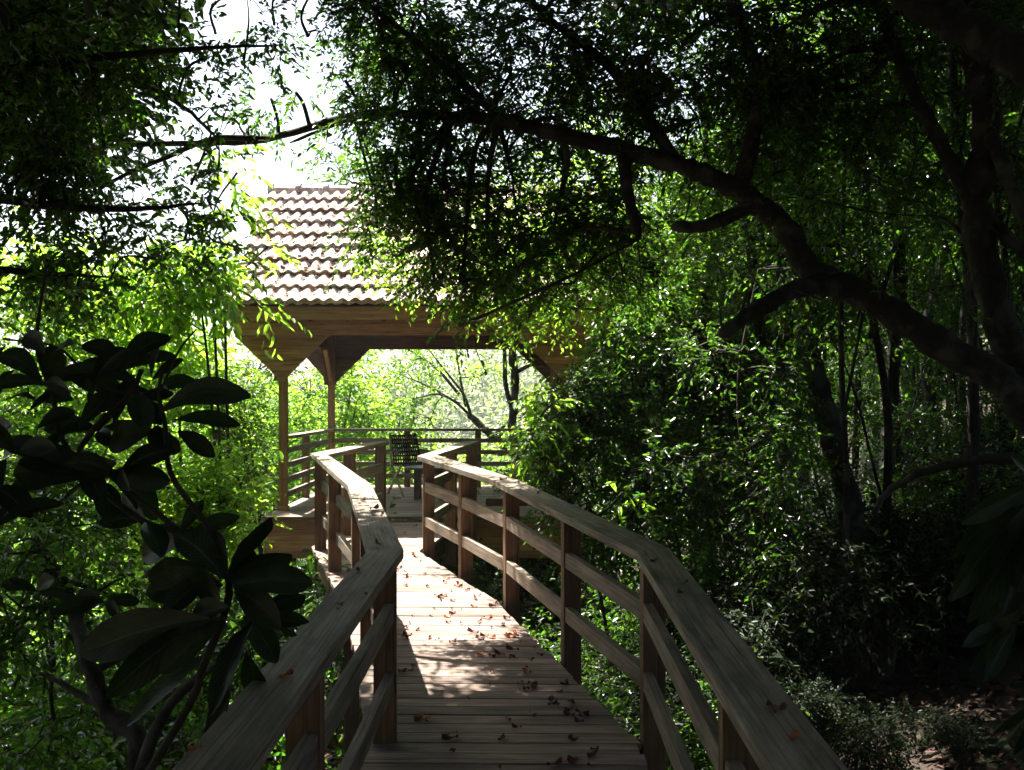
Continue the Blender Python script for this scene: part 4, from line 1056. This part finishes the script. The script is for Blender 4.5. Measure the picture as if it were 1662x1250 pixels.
canopy('tall tree added on the lower slope left of the path to shade the shrubs', (-6.6, 5.5), (-5.6, 7.5, 5.0), cano(-8.5, -3.4, 6.0, 10.6, 4.5, 6.6, 20, .9))

canopy('unseen tree added behind the camera to darken the shade', (2.5, -2.5), (1.5, -2, 6), cano(-3.5, 5, -6, 1.0, 4.6, 7, 26, 1.3), ln_=.2)
canopy('unseen tree added on the right bank level with the camera for shade', (5.5, 2.0), (5.5, 3, 6.5), cano(3.6, 9.0, -1.0, 8, 4.5, 8.5, 26, 1.2), ln_=.18)
canopy('unseen tree added on the left slope level with the camera for shade', (-5.5, .5), (-5.0, 1.5, 5), cano(-8.0, -3.5, -4, 5.5, 2.5, 6.5, 22, 1.2), ln_=.18)
canopy('spreading tree added over the right bank beside the arching one for shade', (5.2, 7.4), (4.6, 7.6, 6.8), cano(1.4, 6.0, 6.5, 11.5, 6.2, 8.2, 13, 1.1), ln_=.17)
# slender stems in the shade on the right
gT = 'slender bare stems among the trunks on the right'
def stem_tree(x, y, h, r, first=[None]):
    if first[0] is None:
        limbs = [([(0, 0, -.3), (.12, .04, 1.6), (-.06, .1, 3.4), (.16, .02, 6.0)], .045, .02), ([(-.03, .08, 2.4), (.3, .1, 3.6), (.45, .15, 4.8)], .02, .008), ([(.05, .02, 1.0), (-.25, -.1, 2.0), (-.5, 0, 2.6)], .014, .005)]
        first[0] = tree('slender_tree', 'slender dark stem standing among the trunks on the right', 'tree', limbs, [((.45, .15, 5.0), (.6, .6, .5), 8, 10), ((.1, 0, 6.0), (.8, .8, .5), 10, 10), ((-.5, 0, 2.7), (.25, .25, .15), 3, 9)], 'leaf_dark', ln=.06, wr=.42, k=9, tl=.28, group=gT)
        first[0].location = G(x, y); return
    dup_tree(first[0], G(x, y), random.uniform(0, 6.28), h)
for x, y in [(3.2, 9.2), (2.9, 11.5), (3.9, 10.6), (4.4, 9.6), (4.0, 12.4), (5.0, 11.6), (2.6, 8.4), (5.6, 13.6), (3.3, 13.4), (4.7, 14.4), (6.4, 15.2), (3.6, 8.2), (5.3, 10.0), (2.4, 13.0), (7.0, 18), (5.2, 17.4), (4.2, 7.9), (6.0, 12.2)]:
    stem_tree(x, y, random.uniform(.75, 1.25), 0)

# --- far wooded hillside that reads as one mass
def far_wood():
    LV = Leaves(); n = 1000
    y = 36 + 110 * rng.random(n) ** .8; x = rng.uniform(-.6, .45, n) * y
    z = ground(x, y); R = rng.uniform(1.6, 3.6, n)
    k = 150; v = unit(rng.normal(size=(n, k, 3))); v[..., 2] = np.abs(v[..., 2]) * 1.1 - .1
    rr = rng.uniform(.75, 1.05, (n, k, 1))
    c = np.stack([x, y, z + R * .35], 1)[:, None, :]
    p = (c + v * rr * R[:, None, None]).reshape(-1, 3); nr = (v + rng.normal(0, .5, v.shape)).reshape(-1, 3)
    d = rng.normal(size=p.shape); l = np.repeat(.12 + y * .0055, k) * rng.uniform(.6, 1.3, n * k)
    LV.add(p, d, nr, l, l * .6); o = LV.build('far_woodland', M['leaf_hazed']); tag(o, 'woodland covering the far hillside, its leaves whitened to look hazy', 'woodland', kind='stuff')
far_wood()

# --- litter and ground plants, uncountable
def ground_pos(x0, x1, y0, y1):
    def f(n):
        x = rng.uniform(x0, x1, n); y = rng.uniform(y0, y1, n); z = ground(x, y)
        e = .05; nx = -(ground(x + e, y) - ground(x - e, y)) / (2 * e); ny = -(ground(x, y + e) - ground(x, y - e)) / (2 * e)
        return np.stack([x, y, z + rng.uniform(.005, .05, n)], 1), unit(np.stack([nx, ny, np.ones(n)], 1))
    return f
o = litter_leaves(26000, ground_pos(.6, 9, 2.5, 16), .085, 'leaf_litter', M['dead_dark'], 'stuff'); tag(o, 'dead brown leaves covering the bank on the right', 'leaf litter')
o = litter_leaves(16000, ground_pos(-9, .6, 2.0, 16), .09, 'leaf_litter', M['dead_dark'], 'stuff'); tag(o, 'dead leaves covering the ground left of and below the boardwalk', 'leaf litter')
def ground_cover():
    LV = Leaves(); n = 2600
    x = rng.uniform(-10, 1.0, n); y = rng.uniform(3.5, 24, n); z = ground(x, y)
    p = np.stack([x, y, z], 1); d = np.stack([rng.normal(0, .5, n), rng.normal(0, .5, n), rng.uniform(.5, 1, n)], 1)
    sprays(LV, p, d, rng.uniform(.2, .5, n), 12, .10, .28, .5, .8)
    o = LV.build('ground_cover', M['leaf_dark']); tag(o, 'low ferny ground cover on the slope left of the boardwalk', 'ground cover', kind='stuff')
ground_cover()

# --- broad-leaved plants close to the camera
def big_leaf(mb, a, b, wr=.34, arch=.12, roll=0.0, n=9):
    a, b = np.array(a, float), np.array(b, float); d = b - a; L = np.linalg.norm(d); u = d / L
    s = np.cross(u, (0, -1, .25)); s /= np.linalg.norm(s); up = np.cross(s, u)
    s2 = s * math.cos(roll) + up * math.sin(roll); up2 = np.cross(s2, u)
    k = 7; rows = []
    for i in range(n + 1):
        t = i / n; wd = L * wr * (math.sin(math.pi * min(1.0, t ** 1.35 * .97 + .012)) ** .72) * .5 if t > .08 else L * .012
        c = a + d * t + np.array((0, 0, 1)) * arch * L * math.sin(math.pi * t) * (1.2 - .6 * t)
        row = []
        for j in range(k):
            q = (j / (k - 1) - .5) * 2
            row.append(c + s2 * wd * q * .96 + up2 * (abs(q) ** 1.2 * wd * .34 + .05 * wd * math.sin(t * 14 + q * 2)))
        rows.append(row)
    b0 = len(mb.v)
    for r in rows: mb.v += [tuple(p) for p in r]
    for i in range(n):
        for j in range(k - 1):
            q = b0 + i * k + j; mb.f.append((q, q + k, q + k + 1, q + 1)); mb.uv += [(j / (k - 1), i / n), (j / (k - 1), (i + 1) / n), ((j + 1) / (k - 1), (i + 1) / n), ((j + 1) / (k - 1), i / n)]
def broad_plant(name, label, base, stems, leaves, D, random_ros=()):
    """stems: pixel polylines; leaves: (bx, by, tx, ty, width ratio) at depth D"""
    b = np.array(base, float); root = empty(name, tuple(b)); tag(root, label, 'plant')
    tb = MB()
    for pts, r in stems:
        c = catmull([(np.array(p) if isinstance(p[0], float) else P(*p)) for p in pts]) - b
        tb.tube(c, np.linspace(r, r * .5, len(c)), 8)
    mb = MB(); 
    for (bx, by, tx, ty, wr) in leaves:
        d0 = D + random.uniform(-.15, .15); d1 = d0 + random.uniform(-.14, .14)
        if by > 900 and bx < 600: tx, ty = bx + (tx - bx) * .84, by + (ty - by) * .84
        big_leaf(mb, P(bx, by, d0) - b, P(tx, ty, d1) - b, wr * 1.06, random.uniform(.02, .12), random.gauss(0, .45))
    for (x, y, dd, n, L) in random_ros:
        c = P(x, y, dd)
        for i in range(n):
            a = 6.28 * i / n + random.random() * .6
            t = c + np.array((math.cos(a), math.sin(a) * .8, random.uniform(-.25, .55))) * L * random.uniform(.7, 1.1)
            big_leaf(mb, c - b, t - b, random.uniform(.3, .4), random.uniform(.05, .15), random.gauss(0, .3))
    tb.build('stem', M['twig'], root, smooth=True); mb.build('foliage', M['leaf_big'], root, smooth=True)
bx0 = G(-2.0, 3.0, -.1)
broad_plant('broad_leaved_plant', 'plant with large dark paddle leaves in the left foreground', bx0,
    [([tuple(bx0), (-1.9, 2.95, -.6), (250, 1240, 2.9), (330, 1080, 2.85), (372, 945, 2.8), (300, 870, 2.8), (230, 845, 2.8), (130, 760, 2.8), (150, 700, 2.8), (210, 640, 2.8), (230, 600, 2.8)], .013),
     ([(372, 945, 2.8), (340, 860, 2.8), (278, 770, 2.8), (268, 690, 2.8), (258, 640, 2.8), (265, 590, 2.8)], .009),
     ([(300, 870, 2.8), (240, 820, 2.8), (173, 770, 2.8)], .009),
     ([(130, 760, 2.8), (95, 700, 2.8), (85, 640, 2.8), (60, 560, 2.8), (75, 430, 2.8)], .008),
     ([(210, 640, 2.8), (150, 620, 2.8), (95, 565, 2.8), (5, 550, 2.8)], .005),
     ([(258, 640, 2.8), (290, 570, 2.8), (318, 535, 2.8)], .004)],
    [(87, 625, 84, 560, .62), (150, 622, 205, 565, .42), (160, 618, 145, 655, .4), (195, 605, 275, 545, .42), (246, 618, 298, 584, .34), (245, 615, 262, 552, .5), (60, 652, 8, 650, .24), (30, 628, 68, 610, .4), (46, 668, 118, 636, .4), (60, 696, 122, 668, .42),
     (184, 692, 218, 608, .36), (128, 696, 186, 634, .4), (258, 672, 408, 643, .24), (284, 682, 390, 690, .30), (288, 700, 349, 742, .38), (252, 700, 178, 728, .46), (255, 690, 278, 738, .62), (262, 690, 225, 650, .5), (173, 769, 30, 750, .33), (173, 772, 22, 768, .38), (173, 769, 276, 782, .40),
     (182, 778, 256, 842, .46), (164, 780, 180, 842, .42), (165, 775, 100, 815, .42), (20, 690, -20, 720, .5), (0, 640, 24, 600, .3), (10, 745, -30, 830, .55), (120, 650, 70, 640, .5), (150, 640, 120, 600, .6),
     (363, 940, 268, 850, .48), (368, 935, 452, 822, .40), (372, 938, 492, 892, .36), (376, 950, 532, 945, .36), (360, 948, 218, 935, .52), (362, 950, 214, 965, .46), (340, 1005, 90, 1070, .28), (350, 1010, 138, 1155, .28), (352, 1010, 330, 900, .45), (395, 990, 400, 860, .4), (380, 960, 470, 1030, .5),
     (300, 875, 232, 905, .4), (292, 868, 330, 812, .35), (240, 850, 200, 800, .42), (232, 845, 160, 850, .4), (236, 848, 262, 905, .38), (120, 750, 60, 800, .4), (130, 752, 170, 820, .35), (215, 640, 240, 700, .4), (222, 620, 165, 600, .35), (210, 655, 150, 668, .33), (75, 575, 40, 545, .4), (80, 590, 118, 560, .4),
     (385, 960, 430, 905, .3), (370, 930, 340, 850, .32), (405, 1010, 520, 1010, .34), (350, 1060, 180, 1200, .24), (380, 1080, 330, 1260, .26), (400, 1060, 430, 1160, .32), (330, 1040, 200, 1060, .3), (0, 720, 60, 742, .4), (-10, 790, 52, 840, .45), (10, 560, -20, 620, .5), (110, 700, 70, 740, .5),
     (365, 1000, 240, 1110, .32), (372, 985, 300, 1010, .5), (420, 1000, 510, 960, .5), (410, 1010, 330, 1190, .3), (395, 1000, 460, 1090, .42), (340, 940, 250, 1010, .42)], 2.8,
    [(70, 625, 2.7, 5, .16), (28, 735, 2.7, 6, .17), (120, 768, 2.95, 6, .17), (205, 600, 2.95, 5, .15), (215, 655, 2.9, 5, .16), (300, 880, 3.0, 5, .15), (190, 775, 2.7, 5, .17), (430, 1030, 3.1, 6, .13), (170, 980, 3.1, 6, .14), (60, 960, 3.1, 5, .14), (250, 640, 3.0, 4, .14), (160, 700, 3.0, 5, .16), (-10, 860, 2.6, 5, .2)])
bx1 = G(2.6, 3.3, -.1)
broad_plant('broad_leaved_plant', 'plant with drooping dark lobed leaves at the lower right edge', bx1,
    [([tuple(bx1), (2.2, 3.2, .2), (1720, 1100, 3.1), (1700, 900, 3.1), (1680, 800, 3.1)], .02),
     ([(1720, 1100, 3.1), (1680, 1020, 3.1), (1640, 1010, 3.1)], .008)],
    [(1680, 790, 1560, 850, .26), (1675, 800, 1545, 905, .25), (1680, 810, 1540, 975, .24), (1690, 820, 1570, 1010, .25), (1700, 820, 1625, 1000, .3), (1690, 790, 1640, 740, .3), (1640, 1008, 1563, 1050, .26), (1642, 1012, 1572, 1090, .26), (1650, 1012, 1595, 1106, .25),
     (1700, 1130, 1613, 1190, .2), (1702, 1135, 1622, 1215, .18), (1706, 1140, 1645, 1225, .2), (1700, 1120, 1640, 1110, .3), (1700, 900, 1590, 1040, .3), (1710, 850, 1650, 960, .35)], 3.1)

# --- the air of the valley
def haze():
    mb = MB(); mb.box((-170, -75, -18), (340, 0, 0), (0, 620, 0), (0, 0, 18 + 60))
    m = bpy.data.materials.new('haze'); m.use_nodes = True; t = m.node_tree; t.nodes.remove(t.nodes['Principled BSDF'])
    vl = t.nodes.new('ShaderNodeVolumePrincipled'); vl.inputs['Density'].default_value = .0011; vl.inputs['Color'].default_value = (.93, .96, 1, 1); vl.inputs['Anisotropy'].default_value = .45
    t.links.new(vl.outputs[0], t.nodes['Material Output'].inputs['Volume'])
    o = mb.build('haze', m); tag(o, kind='stuff')
HAZE = True
if HAZE: haze()
